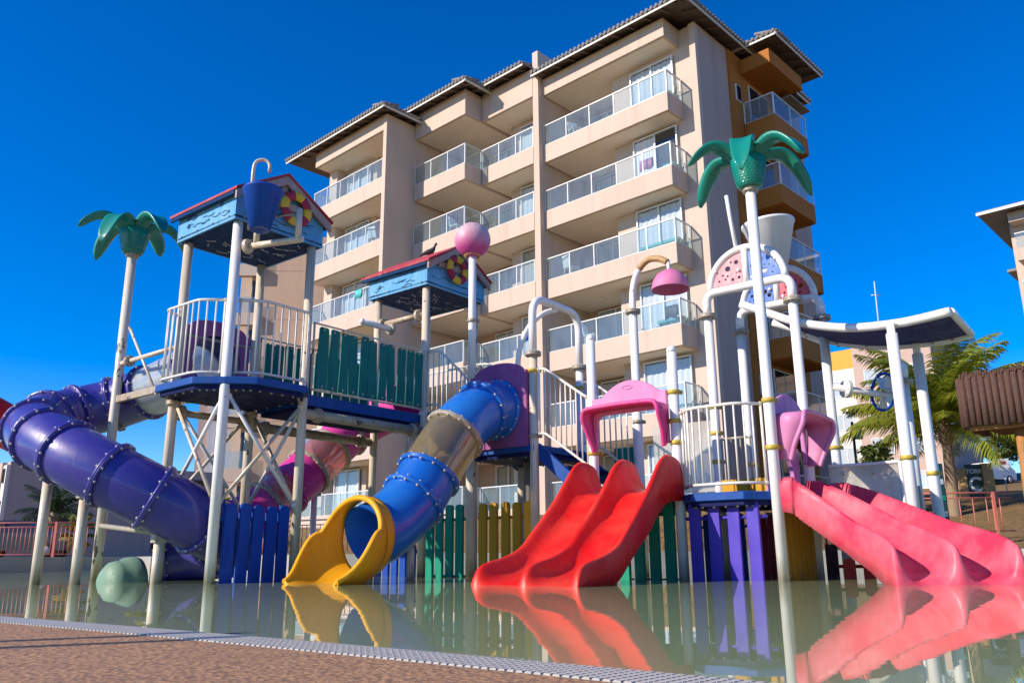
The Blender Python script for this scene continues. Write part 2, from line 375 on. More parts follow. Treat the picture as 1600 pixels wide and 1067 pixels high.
# ------------------------------------------------------------------ pool, deck, ground
def edge_pt(v):                       # near water edge, gently bowed, along the hotel's axis
    w = min(max(v, -4), 9); k = -.05-.018*w
    return Bq(1.98-.05*w-.009*w*w+k*(v-w), v)
near = [edge_pt(v) for v in [-90, -40, -15, -6, -4, -2, -1, 0, .5, 1, 1.5, 2, 2.5, 3, 3.5, 4, 4.5, 5, 5.5, 6, 7, 8, 10, 14, 20, 30, 60, 120]]
far = [Vector(p+(0,)) for p in [(-15.5, 13.5), (-15.2, 18.2), (-12.4, 20.4), (-12.9, 24.6), (-11.8, 26.6), (-8.2, 23.3), (-4.0, 19.4), (1, 19.2), (6, 19.6), (11, 18.6), (15.5, 14.5), (15.5, 6), (11, -2)]]
mb = MB(); mb.add([(-40,-12,0), (40,-12,0), (40,40,0), (-40,40,0)], [(0,1,2,3)]); wtr = mb.build('water', 'water'); wtr['kind'] = 'structure'
def fan(poly, dists, hf, out, smooth=True):
    mb = MB(); n = len(poly); k = len(dists); vs = []
    for i, p in enumerate(poly):
        d = out(i, p)
        for s in dists:
            q = p+d*s; vs.append(Vector((q.x, q.y, hf(q, s))))
    mb.add(vs, [(i*k+j, (i+1)*k+j, (i+1)*k+j+1, i*k+j+1) for i in range(n-1) for j in range(k-1)], smooth); return mb
GW = .20                              # width of the overflow grating
dk = fan(near, [GW, .6, 1, 1.6, 2.5, 4, 8, 15, 40, 160], lambda q, s: .006, lambda i, p: -BU)
deck = dk.build('pool_deck', 'deck'); deck['kind'] = 'structure'
def sst(x): x = min(1, max(0, x)); return x*x*(3-2*x)
def gh(q):
    u = q.dot(BU); v = q.dot(BV)
    h1 = .34+1.25*sst((u-15.5)/4.5); r = math.hypot(q.x, q.y)
    h2 = .36+2.2*sst((r-23)/15)+6.2*sst((r-38)/75)
    k = sst((.42-q.x/max(q.y, 1))/.12) if q.y > 0 else 0; left = sst((-q.x-9)/4)
    h = h2*(1-k)+h1*k
    return h*(1-left)+.34*left
fp = []                               # denser far edge
for i in range(len(far)-1):
    for k in range(5): fp.append(far[i].lerp(far[i+1], k/5))
fp.append(far[-1])
gm = fan(fp, [0, .4, 1.2, 2, 3, 4.5, 6, 8, 10, 13, 17, 22, 30, 45, 70, 110, 200, 450, 900], lambda q, s: gh(q) if s > 1.2 else .34,
         lambda i, p: (p-Vector((0, 7, 0))).normalized())
gr = gm.build('ground', 'ground'); gr['kind'] = 'structure'
pv = fan(fp, [0, .02, 1.2, 2.2], lambda q, s: .352 if s < 2 else .352, lambda i, p: (p-Vector((0, 7, 0))).normalized(), False)
pvo = pv.build('pavement', 'paving'); pvo['kind'] = 'structure'
kb = MB()
kb.ring_sweep([[p+Vector((0,0,-.4)), p+Vector((0,0,.375)), p+(p-Vector((0,7,0))).normalized()*.32+Vector((0,0,.375)), p+(p-Vector((0,7,0))).normalized()*.32+Vector((0,0,.2))] for p in fp], True, True, False)
kbo = kb.build('pool_kerb', 'kerb_white'); kbo['kind'] = 'structure'
# overflow grating: cross slats on two bearers, following the edge
gt = thing('overflow_grating', edge_pt(2), 'white slatted overflow grating curving along the near water edge', 'grating')
L = 0.0; fine = [edge_pt(-1.0+i*.01) for i in range(900)]
sl = MB(); sl.box((0,0,0), (GW*.5-.002, 0, 0), (0, .0125, 0), (0, 0, .005)); sl.box((0,0,-.010), (GW*.5-.012, 0, 0), (0, .004, 0), (0, 0, .006))
for k in range(8): sl.box((-GW*.5+.014+k*.0245, 0, .006), (.0105, 0, 0), (0, .0105, 0), (0, 0, .0016))
slm = sl.mesh(name='slat'); slm.materials.append(M['grating'])
acc = 0; nxt = 0; cnt = 0
extra = MB()
for i in range(1, len(fine)):
    acc += (fine[i]-fine[i-1]).length
    if acc >= nxt:
        nxt += .030; tg = (fine[i]-fine[i-1]).normalized(); c = fine[i]-BU*(GW*.5)+Vector((0,0,.003))
        if cnt < 292:
            inst('slat', slm, gt, c, (0, 0, math.atan2(BU.y, BU.x)+random.uniform(-.006, .006)))
        else: extra.box(c, BU*(GW*.5-.002), BV*.0125, ZV*.005)
        cnt += 1
bearer = MB()
for o in (.03, GW-.03): bearer.tube([p-BU*o+Vector((0,0,-.006)) for p in fine[::8]], .009, 6)
bearer.build('bearer', 'grating', gt)
if extra.v: extra.build('far_slats', 'grating', gt, kind='stuff')
# ------------------------------------------------------------------ the hotel
FZ = [16.5-2.91*k for k in range(6)]
hotel = thing('hotel_building', Bq(23, 20, 1.6), 'cream six-storey hotel with glass balconies and grey tiled eaves behind the slides', 'building')
def hb(name, mat, boxes, **kw):
    mb = MB()
    for b in boxes: mb.gbox(Bq, *b)
    return mb.build(name, mat, hotel, **kw)
ZB, ZT = 1.0, 19.55
hb('wall', 'wall_cream', [(24.3, 33, 13.55, 17.4, ZB, ZT), (24.3, 26, 20.4, 23.0, ZB, ZT), (21.75, 26, 29.4, 32.6, ZB, ZT)])
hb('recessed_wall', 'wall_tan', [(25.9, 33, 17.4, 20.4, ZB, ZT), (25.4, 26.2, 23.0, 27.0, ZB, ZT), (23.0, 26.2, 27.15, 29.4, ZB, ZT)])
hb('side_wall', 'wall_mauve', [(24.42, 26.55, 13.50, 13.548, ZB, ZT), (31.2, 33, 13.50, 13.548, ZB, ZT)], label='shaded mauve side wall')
hb('corner_pier', 'wall_cream', [(24.2, 24.42, 13.5, 13.75, ZB, ZT)])
hb('party_fin', 'wall_cream', [(23.0, 25.9, 20.22, 20.52, ZB, 20.9)])
hb('block_fin', 'wall_cream', [(20.35, 25.5, 26.92, 27.15, ZB, ZT)])
hb('end_pier', 'wall_cream', [(21.2, 22.1, 31.9, 32.55, ZB, ZT)])
hb('orange_wall', 'wall_orange', [(26.55, 31.2, 13.42, 13.55, ZB, 19.5)], label='orange rear stair bay wall')
hb('plinth', 'wall_rose', [(20.0, 26, 20.5, 33, .2, 1.55), (22.9, 33, 13.3, 20.5, .2, 1.55)])
postm = MB().box((0,0,0), (.018,0,0), (0,.018,0), (0,0,.45)).mesh(name='rail_post'); postm.materials.append(M['frame_alu'])
BROT = (0, 0, BA)
panes_c = {}
def glass_run(par, p, q, z0, z1, n, glassmat='rail_glass'):
    """panels and posts between two plan points"""
    d = (q-p); ln = d.length; dr = d.normalized(); nr = Vector((-dr.y, dr.x, 0)); st = ln/n
    for i in range(n+1):
        inst('rail_post', postm, par, p+dr*(st*i)+ZV*((z0+z1)/2), BROT)
    for i in range(n):
        w = st-.06; key = (round(w, 3), round(z1-z0, 2), glassmat)
        if key not in panes_c:
            me = MB().box((0,0,0), (w/2,0,0), (0,.006,0), (0,0,(z1-z0)/2-.03)).mesh(name='glass_panel'); me.materials.append(M[glassmat]); panes_c[key] = me
        inst('glass_panel', panes_c[key], par, p+dr*(st*(i+.5))+ZV*((z0+z1)/2), (0, 0, math.atan2(dr.y, dr.x)))
    mb = MB(); mb.box((p+q)/2+ZV*(z1+.012), dr*(ln/2+.03), nr*.03, ZV*.02); mb.build('top_rail', 'frame_alu', par)
    mb = MB(); mb.box((p+q)/2+ZV*(z0+.008), dr*(ln/2), nr*.016, ZV*.010); mb.build('foot_rail', 'frame_alu', par)
def balcony(uf, ub, v0, v1, fz, runs, slabmat='wall_cream'):
    """slab with deep edge beam; runs = rail segments in (u,v)"""
    mb = MB(); mb.gbox(Bq, uf, ub, v0, v1, fz-.70, fz+.06)
    s = mb.build('balcony', slabmat, hotel, bevel=.012)
    c = MB(); c.gbox(Bq, uf+.12, ub, v0+.1, v1-.1, fz-.72, fz-.701); c.build('soffit', 'wall_ceiling' if slabmat == 'wall_cream' else slabmat, s)
    if slabmat == 'wall_cream':
        for vv in (v0+(v1-v0)*.33, v0+(v1-v0)*.72): lm = MB(); lm.gbox(Bq, (uf+ub)/2-.15, (uf+ub)/2+.1, vv-.15, vv+.15, fz-.75, fz-.722); lm.build('ceiling_lamp', 'wall_ceiling', s)
    for (a, b, n) in runs: glass_run(s, Bq(*a), Bq(*b), fz+.07, fz+.94, n)
    return s
fr_c = {}
def window(u, v0, v1, z0, z1, cur='curtain_white', n=2, teal=True, open_=None):
    mb = MB(); t = .05
    mb.gbox(Bq, u-.03, u+.04, v0, v1, z1-t, z1); mb.gbox(Bq, u-.03, u+.04, v0, v1, z0, z0+t)
    mb.gbox(Bq, u-.03, u+.04, v0, v0+t, z0+t, z1-t); mb.gbox(Bq, u-.03, u+.04, v1-t, v1, z0+t, z1-t)
    st = (v1-v0)/n
    for i in range(1, n): mb.gbox(Bq, u-.025, u+.035, v0+st*i-.03, v0+st*i+.03, z0+t, z1-t)
    f = mb.build('window', 'frame_alu', hotel)
    for i in range(n):
        if open_ == i: continue
        g = MB(); g.gbox(Bq, u-.005, u+.005, v0+st*i+.04, v0+st*(i+1)-.04, z0+t, z1-t); g.build('pane', 'window_glass', f)
    c = MB(); k = int((v1-v0)/.055); ph = random.random()*6
    ring = []
    a, b = v0+.06, v1-.06
    if open_ is not None: a = v0+(v1-v0)*.5
    for i in range(k+1):
        vv = a+(b-a)*i/k; uu = u+.055+.018*math.sin(i*1.35+ph)+.008*math.sin(i*.5+ph*2)
        ring.append([Bq(uu, vv, z0+.06), Bq(uu, vv, z1-.08)])
    c.ring_sweep(ring, False, False, True); c.build('curtain', cur, f)
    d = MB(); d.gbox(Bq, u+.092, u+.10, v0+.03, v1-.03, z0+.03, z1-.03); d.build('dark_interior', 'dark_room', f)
    return f
TOP = 18.86
for k, fz in enumerate(FZ):
    zt = fz+2.08
    cu = lambda: random.choice(['curtain_white', 'curtain_white', 'curtain_beige'])
    balcony(23.27, 25.9, 14.24, 20.22, fz, [((23.30, 20.2), (23.30, 14.27), 5), ((23.34, 14.27), (24.22, 14.27), 1)])
    balcony(22.98, 25.4, 20.52, 23.52, fz, [((23.01, 23.5), (23.01, 20.55), 3)])
    balcony(21.98, 25.4, 23.55, 26.9, fz, [((22.01, 26.88), (22.01, 23.58), 3), ((22.05, 23.58), (22.98, 23.58), 1)])
    balcony(20.38, 23.0, 27.15, 32.6, fz, [((20.41, 32.55), (20.41, 27.2), 5), ((20.45, 32.55), (21.2, 32.55), 1)])
    for (u, v0, v1, n, cr, op) in [(24.19, 14.5, 16.45, 2, 'curtain_white', 1 if k == 1 else None), (25.79, 17.9, 19.6, 2, cu(), None), (24.29-.10, 20.75, 22.35, 2, cu(), None),
                           (25.29, 23.5, 25.0, 2, cu(), None), (21.64, 29.75, 31.6, 2, 'curtain_white', None)]:
        w = window(u, v0, v1, fz+.06, zt, cr, n, True, op)
        if random.random() < .75:
            tb = MB(); vm = random.uniform(.25, .9); tb.gbox(Bq, u-.28, u-.06, v0+.05, v0+(v1-v0)*vm, fz+.42, fz+.52); tb.gbox(Bq, u-.28, u-.06, v0+.1, v0+.14, fz+.06, fz+.42); tb.gbox(Bq, u-.28, u-.06, v0+(v1-v0)*vm-.1, v0+(v1-v0)*vm-.06, fz+.06, fz+.42)
            tb.build('bench_rail', 'teal_trim', w)
    # solid pier panels beside the sliding doors, lit cream
    if k < 6:
        ob = balcony(27.42, 30.3, 12.15, 13.40, fz-.02, [((27.45, 13.38), (27.45, 12.18), 1), ((27.49, 12.18), (30.27, 12.18), 2)], 'wall_orange')
        ws = MB(); ws.gbox(Bq, 28.0, 29.6, 13.37, 13.415, fz+.06, fz+2.0); wd = ws.build('stair_window', 'frame_alu', hotel)
        gl = MB(); gl.gbox(Bq, 28.05, 28.77, 13.355, 13.366, fz+.1, fz+1.95); gl.build('pane', 'car_glass', wd)
        gl = MB(); gl.gbox(Bq, 28.83, 29.55, 13.355, 13.366, fz+.1, fz+1.95); gl.build('pane', 'car_glass', wd)
        ws = MB(); ws.gbox(Bq, 26.9, 27.3, 13.36, 13.415, fz+.9, fz+1.6); wd = ws.build('small_window', 'frame_alu', hotel)
        gl = MB(); gl.gbox(Bq, 26.94, 27.26, 13.345, 13.358, fz+.94, fz+1.56); gl.build('pane', 'car_glass', wd)
# crown beams over the top balconies
def beam(name, u0, u1, v0, v1, mat='wall_cream', zt=19.62):
    mb = MB(); mb.gbox(Bq, u0, u1, v0, v1, TOP, zt); s = mb.build(name, mat, hotel, bevel=.012)
    c = MB(); c.gbox(Bq, u0+.12, u1, v0+.1, v1-.1, TOP-.02, TOP-.001); c.build('soffit', 'wall_ceiling', s)
    for vv in (v0+(v1-v0)*.4, v0+(v1-v0)*.8): lm = MB(); lm.gbox(Bq, (u0+u1)/2-.2, (u0+u1)/2+.05, vv-.15, vv+.15, TOP-.06, TOP-.022); lm.build('ceiling_lamp', 'wall_ceiling', s)
beam('crown_beam', 23.27, 25.9, 14.24, 20.22); beam('crown_beam', 22.98, 25.4, 20.52, 23.52, zt=20.16); beam('crown_beam', 21.98, 25.4, 23.55, 26.9, zt=20.08); beam('crown_beam', 20.38, 23.0, 27.15, 32.6)
mb = MB(); mb.gbox(Bq, 27.42, 30.3, 12.15, 13.40, 18.75, 19.35); mb.build('orange_hood', 'wall_orange', hotel, label='orange concrete hood over the top stair balcony')
# roofs: tiled slopes with fascia, rafter ends and barrel-tile edge
def roof(u0, u1, v0, v1, z, rise=.28, sides=('u0',), ztile=.0):
    """hipped lower slope between eaves; sides that show get a fascia and tile ends"""
    k = 3.2; mb = MB(); iu0, iu1, iv0, iv1 = u0+k, u1-min(k, (u1-u0)*.45), v0+min(k, (v1-v0)*.45), v1-min(k, (v1-v0)*.45)
    o = [Bq(u0, v0, z), Bq(u1, v0, z), Bq(u1, v1, z), Bq(u0, v1, z)]; zi = z+k*rise
    i_ = [Bq(iu0, iv0, zi), Bq(iu1, iv0, zi), Bq(iu1, iv1, zi), Bq(iu0, iv1, zi)]; th = Vector((0, 0, .06))
    mb.add(o+i_+[p+th for p in o]+[p+th for p in i_],
           [(0,1,5,4), (1,2,6,5), (2,3,7,6), (3,0,4,7), (8,9,13,12), (9,10,14,13), (10,11,15,14), (11,8,12,15), (12,13,14,15), (0,1,9,8), (1,2,10,9), (2,3,11,10), (3,0,8,11)])
    r = mb.build('roof', 'roof_tile', hotel)
    so_ = MB(); so_.add([p-Vector((0,0,.004)) for p in o]+[p-Vector((0,0,.004)) for p in i_], [(0,1,5,4), (1,2,6,5), (2,3,7,6), (3,0,4,7)]); so_.build('eave_boards', 'eave_under', r)
    fa = MB(); te = MB(); ra = MB()
    def run(a, b, inn):
        d = b-a; n = int(d.length/.21); dr = d.normalized()
        fa.box((a+b)/2-ZV*.045+inn*.05, dr*(d.length/2), inn*.015, ZV*.06)
        for i in range(n):
            p = a+dr*((i+.5)*d.length/n); te.tube([p-inn*.05+ZV*.06, p+inn*.9+ZV*(.06+.9*rise)], .062, 8)
        m_ = int(d.length/.7)
        for i in range(m_):
            p = a+dr*((i+.5)*d.length/m_); ra.box(p+inn*.42-ZV*(.06-.4*rise), dr*.035, (inn+ZV*rise)*.36, ZV*.055)
    if 'u0' in sides: run(Bq(u0, v0, z), Bq(u0, v1, z), BU)
    if 'v0' in sides: run(Bq(u0, v0, z), Bq(u1, v0, z), BV)
    if 'v1' in sides: run(Bq(u0, v1, z), Bq(u1, v1, z), -BV)
    fa.build('fascia', 'fascia', r); te.build('tile_ends', 'roof_tile', r, kind='stuff'); ra.build('rafters', 'eave_under', r, kind='stuff')
roof(22.65, 33, 12.92, 20.35, 19.66, .28, ('u0', 'v0'))
roof(22.35, 33, 20.53, 23.2, 20.16, .28, ('u0',))
roof(21.35, 33, 22.9, 27.4, 20.05, .28, ('u0', 'v0'))
roof(19.75, 30, 26.4, 34.4, 19.60, .28, ('u0', 'v0'))
roof(27.1, 31.4, 11.65, 20, 19.72, .28, ('u0', 'v0'))
mb = MB(); mb.gbox(Bq, 29.8, 31.6, 12.45, 20, 18.42, 18.5); ro = mb.build('rear_roof', 'roof_tile', hotel)
# ------------------------------------------------------------------ play structure helpers (grid coordinates a, b, z)
PR = .066
def post(par, a, b, z0, z1, mat='post_old', r=PR, cap=False, name='post'):
    mb = MB(); mb.tube([W(a, b, z0), W(a, b, (z0+z1)/2), W(a, b, z1)], r, 16)
    if cap: mb.lathe([(r*1.02, -.03), (r*1.02, .0), (r*.8, .035), (r*.35, .055), (.002, .06)], W(a, b, z1), None, 16)
    return mb.build(name, mat, par)
def flange(par, a, b, z, mat='clamp_grey', r=.125, ax=None, p=None):
    p = p or W(a, b, z); ax = Vector(ax) if ax else ZV
    mb = MB(); mb.lathe([(.07, -.03), (r, -.028), (r, -.006), (r*.96, 0), (r, .006), (r, .028), (.07, .03)], p, ax, 20)
    f = mb.build('flange', mat, par)
    bl = MB(); ref = Vector((1,0,0)) if abs(ax.x) < .8 else Vector((0,1,0)); x = ax.cross(ref).normalized(); y = ax.cross(x)
    for k in range(8):
        q = p+(x*math.cos(k*PI/4+.2)+y*math.sin(k*PI/4+.2))*r*.8; bl.cyl(q-ax*.042, q+ax*.042, .013, 6)
    bl.build('flange_bolts', 'bolt', f, kind='stuff'); return f
def clamp(par, a, b, z, mat='clamp_yellow', r=PR):
    mb = MB(); mb.lathe([(r, -.028), (r+.016, -.026), (r+.018, .026), (r, .028)], W(a, b, z), None, 16)
    for s in (-1, 1): mb.box(W(a, b, z)+(E1*.7+E2*.7*s)*(r+.03), E1*.02, E2*.02, ZV*.024)
    return mb.build('clamp', mat, par)
bal_c = {}
def railing(par, plan, z0, z1, step=.115, mat='rail_white', slope=0, rr=.020, br=.012, foot=True, mats=None):
    """tubular railing along plan points (a, b, dz); returns the frame part, balusters are its pieces"""
    pts = [W(q[0], q[1], z1+(q[2] if len(q) > 2 else 0)) for q in plan]; lo_ = [W(q[0], q[1], z0+(q[2] if len(q) > 2 else 0)) for q in plan]
    tp = fillet(pts, .12); lp = fillet(lo_, .12); mb = MB(); mb.tube(tp, rr, 10); mb.tube(lp, rr*.92, 10)
    mb.tube([lp[0], tp[0]], rr*.85, 8); mb.tube([lp[-1], tp[-1]], rr*.85, 8)
    f = mb.build('railing', mat, par)
    tot = sum((tp[i+1]-tp[i]).length for i in range(len(tp)-1)); n = max(2, int(tot/step)); h = z1-z0
    key = (round(h, 2), br, mat)
    if key not in bal_c:
        me = MB().cyl((0,0,-h/2), (0,0,h/2), br, 8).mesh(name='baluster'); me.materials.append(M[mat]); bal_c[key] = me
    for i in range(1, n):
        s = tot*i/n; acc = 0
        for j in range(len(tp)-1):
            l = (tp[j+1]-tp[j]).length
            if acc+l >= s: q = tp[j].lerp(tp[j+1], (s-acc)/l); break
            acc += l
        inst('baluster', bal_c[key], f, q-ZV*(h/2))
    kn = MB()
    for q in (tp[0], tp[-1], lp[0], lp[-1]): kn.sphere(q, .03, 10, 6)
    kn.build('end_knobs', 'bolt', f, kind='stuff')
    return f
pl_c = {}
def plank_mesh(w, h, th, mat, rnd=.5):
    key = (w, h, th, mat)
    if key not in pl_c:
        p = [(-w/2, 0), (w/2, 0), (w/2, h-w*rnd*.6)]+[(w/2*math.cos(t*PI/6), h-w*rnd*.6+w*rnd*.6*math.sin(t*PI/6)) for t in range(1, 6)]+[(-w/2, h-w*rnd*.6)]
        me = MB().prism([(x, -th/2, z) for x, z in p], (0, th, 0)).mesh(name='plank', bevel=.006); me.materials.append(M[mat]); pl_c[key] = me
    return pl_c[key]
def pickets(name, label, p, q, z0, h, w, gap, mat, th=.045, rails=(.25, .85), railmat=None, jit=.012, group=None):
    """picket skirt between two plan points in grid coordinates"""
    P, Q = W(*p, 0), W(*q, 0); d = Q-P; ln = d.length; dr = d.normalized(); nr = Vector((dr.y, -dr.x, 0))
    t = thing(name, P.lerp(Q, .5)+ZV*max(z0, 0), label, 'fence', group)
    n = int((ln+gap)/(w+gap)); st = ln/n; me = plank_mesh(w, h, th, mat)
    for i in range(n):
        inst('plank', me, t, P+dr*(st*(i+.5))+ZV*(z0+random.uniform(-jit, jit)), (0, random.uniform(-.008, .008), math.atan2(dr.y, dr.x)+random.uniform(-.02, .02)))
    for r_ in rails:
        mb = MB(); mb.cyl(P-dr*.02-nr*(th/2+.022)+ZV*(z0+h*r_), Q+dr*.02-nr*(th/2+.022)+ZV*(z0+h*r_), .022, 8); mb.build('cross_rail', railmat or mat, t)
    return t
def tube_slide(par, path, cuts, r=.40, n=30, boltn=18):
    """sections of moulded tube between bolted flanges; cuts = [(index0, index1, material)]"""
    for (i0, i1, mt) in cuts:
        pts = path[i0:i1+1]
        mb = MB(); mb.tube(pts, r, n, caps=False); mb.tube(pts, r-.014, n, caps=False); s = mb.build('tube_section', mt, par)
def tube_flange(par, path, i, mat, r=.40, boltn=15, boltmat='bolt'):
    p = path[i]; ax = (path[min(i+1, len(path)-1)]-path[max(i-1, 0)]).normalized()
    mb = MB(); mb.lathe([(r-.01, -.034), (r+.015, -.034), (r+.046, -.026), (r+.050, -.007), (r+.042, 0), (r+.050, .007), (r+.046, .026), (r+.015, .034), (r-.01, .034)], p, ax, 40, caps=False)
    f = mb.build('joint_flange', mat, par)
    ref = Vector((1,0,0)) if abs(ax.x) < .8 else Vector((0,1,0)); x = ax.cross(ref).normalized(); y = ax.cross(x); bl = MB()
    for k in range(boltn):
        q = p+(x*math.cos(2*PI*(k+.3)/boltn)+y*math.sin(2*PI*(k+.3)/boltn))*(r+.030)
        for s in (-1, 1): bl.sphere(q+ax*.036*s, .018, 7, 5)
    bl.build('joint_bolts', boltmat, f, kind='stuff'); return f
def panel_holes(outer, holes, th, fr):
    """flat plate with real round holes; outer and holes in 2-D, fr maps (x, y, depth) to world"""
    bm = bmesh.new(); ed = []
    for loop in [outer]+holes:
        vs = [bm.verts.new((x, y, 0)) for x, y in loop]
        ed += [bm.edges.new((vs[i], vs[(i+1) % len(vs)])) for i in range(len(vs))]
    bmesh.ops.triangle_fill(bm, edges=ed, use_beauty=True)
    ret = bmesh.ops.extrude_face_region(bm, geom=bm.faces[:])
    for e in ret['geom']:
        if isinstance(e, bmesh.types.BMVert): e.co.z += th
    bm.verts.ensure_lookup_table(); bm.verts.index_update()
    mb = MB(); mb.v = [fr(v.co.x, v.co.y, v.co.z) for v in bm.verts]; mb.f = [tuple(v.index for v in f.verts) for f in bm.faces]; mb.sm = [False]*len(mb.f)
    bm.free(); return mb
def circle(x, y, r, n=16): return [(x+r*math.cos(2*PI*k/n), y+r*math.sin(2*PI*k/n)) for k in range(n)]
# ------------------------------------------------------------------ house roofs with life rings
def squiggle(fr, x, y, l, amp, ph, rr=.006):
    return [fr(x+l*(t/7-.5), y+amp*math.sin(ph+t*.95)+.25*amp*t/7, .004) for t in range(8)]
def house(par, a0, b0, ringx=.17):
    """small gabled box roof above four posts, near corner at (a0, b0), ridge along b"""
    A0, A1, B0, B1 = a0-.12, a0+1.37, b0-.10, b0+1.37; z0, z1, zr = 4.81, 5.18, 5.62; am = (A0+A1)/2
    root = MB()
    root.gbox(W, A0, A1, B0, B1, z0, z0+.03); h = root.build('house_roof', 'house_dark', par)
    def wall(name, p, q, inn, gable, mat='house_blue'):
        P, Q = W(*p, 0), W(*q, 0); iv = E1*inn[0]+E2*inn[1]
        poly = [P+ZV*(z0-.03), Q+ZV*(z0-.03), Q+ZV*z1]+([P.lerp(Q, .5)+ZV*zr] if gable else [])+[P+ZV*z1]
        return MB().prism(poly, iv*.03).build(name, mat, h)
    wall('side_wall', (A0, B0+.035), (A0, B1-.035), (1, 0), False); wall('side_wall', (A1, B0+.035), (A1, B1-.035), (-1, 0), False)
    wall('gable_wall', (A0, B0), (A1, B0), (0, 1), True); wall('gable_wall', (A0, B1), (A1, B1), (0, -1), True)
    for s in (-1, 1):          # two sloped sheets
        ae = am+s*.83
        slope = (zr-z1)/(A1-am); z_e = zr+.03-slope*.83
        mb = MB(); mb.hexa([W(am, B0-.12, zr+.03), W(ae, B0-.12, z_e), W(ae, B1+.12, z_e), W(am, B1+.12, zr+.03), W(am, B0-.12, zr+.065), W(ae, B0-.12, z_e+.035), W(ae, B1+.12, z_e+.035), W(am, B1+.12, zr+.065)])
        mb.build('roof_sheet', 'house_roof', h)
        bv = MB()       # barge board on the near gable
        bv.hexa([W(am, B0-.10, zr-.11), W(ae-s*.02, B0-.10, z_e-.13), W(ae-s*.02, B0-.06, z_e-.13), W(am, B0-.06, zr-.11), W(am, B0-.10, zr+.028), W(ae-s*.02, B0-.10, z_e-.004), W(ae-s*.02, B0-.06, z_e-.004), W(am, B0-.06, zr+.028)])
        bv.build('barge_board', 'house_trim', h)
        ev = MB(); ev.gbox(W, ae-.02*s-.015, ae-.02*s+.015, B0-.05, B1+.1, z_e-.06, z_e-.006); ev.build('eave_board', 'house_dark', h)
    tr = MB(); tr.gbox(W, am-.5, am+.5, B0-.045, B0-.002, z1-.02, z1+.08); tr.gbox(W, am-.05, am+.05, B0-.04, B0-.003, z1+.081, zr-.08); tr.build('gable_trim', 'house_trim', h)
    # painted waves
    ln = MB(); g = lambda x, y, d: W(A0-.004-d, x, y); g2 = lambda x, y, d: W(x, B0-.004-d, y)
    for i in range(11):
        ln.tube(squiggle(g, random.uniform(B0+.2, B1-.2), random.uniform(z0+.05, z1-.06), random.uniform(.15, .3), .014, random.uniform(0, 6)), .0042, 5)
        ln.tube(squiggle(g2, random.uniform(A0+.2, A1-.2), random.uniform(z0+.05, z1-.04), random.uniform(.15, .3), .014, random.uniform(0, 6)), .0042, 5)
    for x, y in ((B0+.35, z1-.1), (B1-.3, z0+.15)): ln.tube([g(x+.03*math.cos(t*PI/5), y+.03*math.sin(t*PI/5), 0) for t in range(11)], .006, 5)
    ln.build('painted_waves', 'ink_line', h, kind='stuff')
    ch = MB(); g3 = lambda x, y, d: W(A0+.1+x, B0+.1+y, z0-.034-d)
    for i in range(26):
        x, y = random.uniform(.1, 1.2), random.uniform(.1, 1.2); L_ = random.uniform(.08, .25); an = random.uniform(-.6, 1.2)
        ch.tube([g3(x+L_*(t/6-.5)*math.cos(an), y+L_*(t/6-.5)*math.sin(an)+.02*math.sin(t), 0) for t in range(7)], .006, 5)
    ch.build('soffit_marks', 'chalk_line', h, kind='stuff')
    so_ = MB(); so_.gbox(W, A0+.04, A1-.04, B0+.04, B1-.04, z0-.032, z0-.002); so_.build('soffit', 'house_dark', h)
    # life ring: eight coloured segments
    cx, cz = am+ringx, z0+.38
    for k in range(8):
        mb = MB(); rings = []
        for i in range(5):
            t = 2*PI*(k+i/4+.3)/8; c = W(cx, B0-.095, cz)+(E1*math.cos(t)+ZV*math.sin(t))*.20; er = (E1*math.cos(t)+ZV*math.sin(t))
            rings.append([c+er*.072*math.cos(u)+E2*(-.04)*math.sin(u) for u in [2*PI*j/10 for j in range(10)]])
        mb.ring_sweep(rings); mb.build('ring_segment', 'ring_yellow' if k % 2 else 'ring_red', h)
    bo = MB()
    for i in range(4): bo.sphere(W(A0+.14+i*.4, B0-.005, z0+.03), .014, 7, 5); bo.sphere(W(A0-.005, B0+.14+i*.4, z0+.03), .014, 7, 5)
    bo.build('wall_bolts', 'clamp_grey', h, kind='stuff')
    return h
def platform(par, poly, z1, th=.10, name='platform'):
    """moulded blue platform: edge plank and dark ribbed underside"""
    P = [W(a, b, z1-th) for a, b in poly]; mb = MB(); mb.prism(P, ZV*th); f = mb.build(name, 'platform_blue', par, bevel=.01)
    c = Vector((0,0,0))
    for p in P: c += p/len(P)
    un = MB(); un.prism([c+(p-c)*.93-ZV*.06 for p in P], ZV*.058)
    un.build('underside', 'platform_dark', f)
    bo = MB()
    for i in range(len(P)):
        for k in range(4): bo.sphere((c+(P[i].lerp(P[(i+1) % len(P)], (k+.5)/4)-c)*.88)-ZV*.065, .018, 7, 5)
    bo.build('underside_bolts', 'clamp_grey', f, kind='stuff'); return f
def brace(par, p, q, r=.026, mat='post_old'):
    mb = MB(); mb.tube([p, q], r, 8); d = (q-p).normalized()
    for e in (p, q): mb.sphere(e, r*1.5, 8, 5)
    return mb.build('brace', mat, par)
def hpipe(par, p, q, r=.06, mat='pipe_rusty', fl=True):
    mb = MB(); mb.tube([p, p.lerp(q, .5), q], r, 14); o = mb.build('pipe', mat, par); d = (q-p).normalized()
    if fl:
        for t in (.10, .90): flange(par, 0, 0, 0, 'pipe_rusty', .11, d, p.lerp(q, t))
    return o
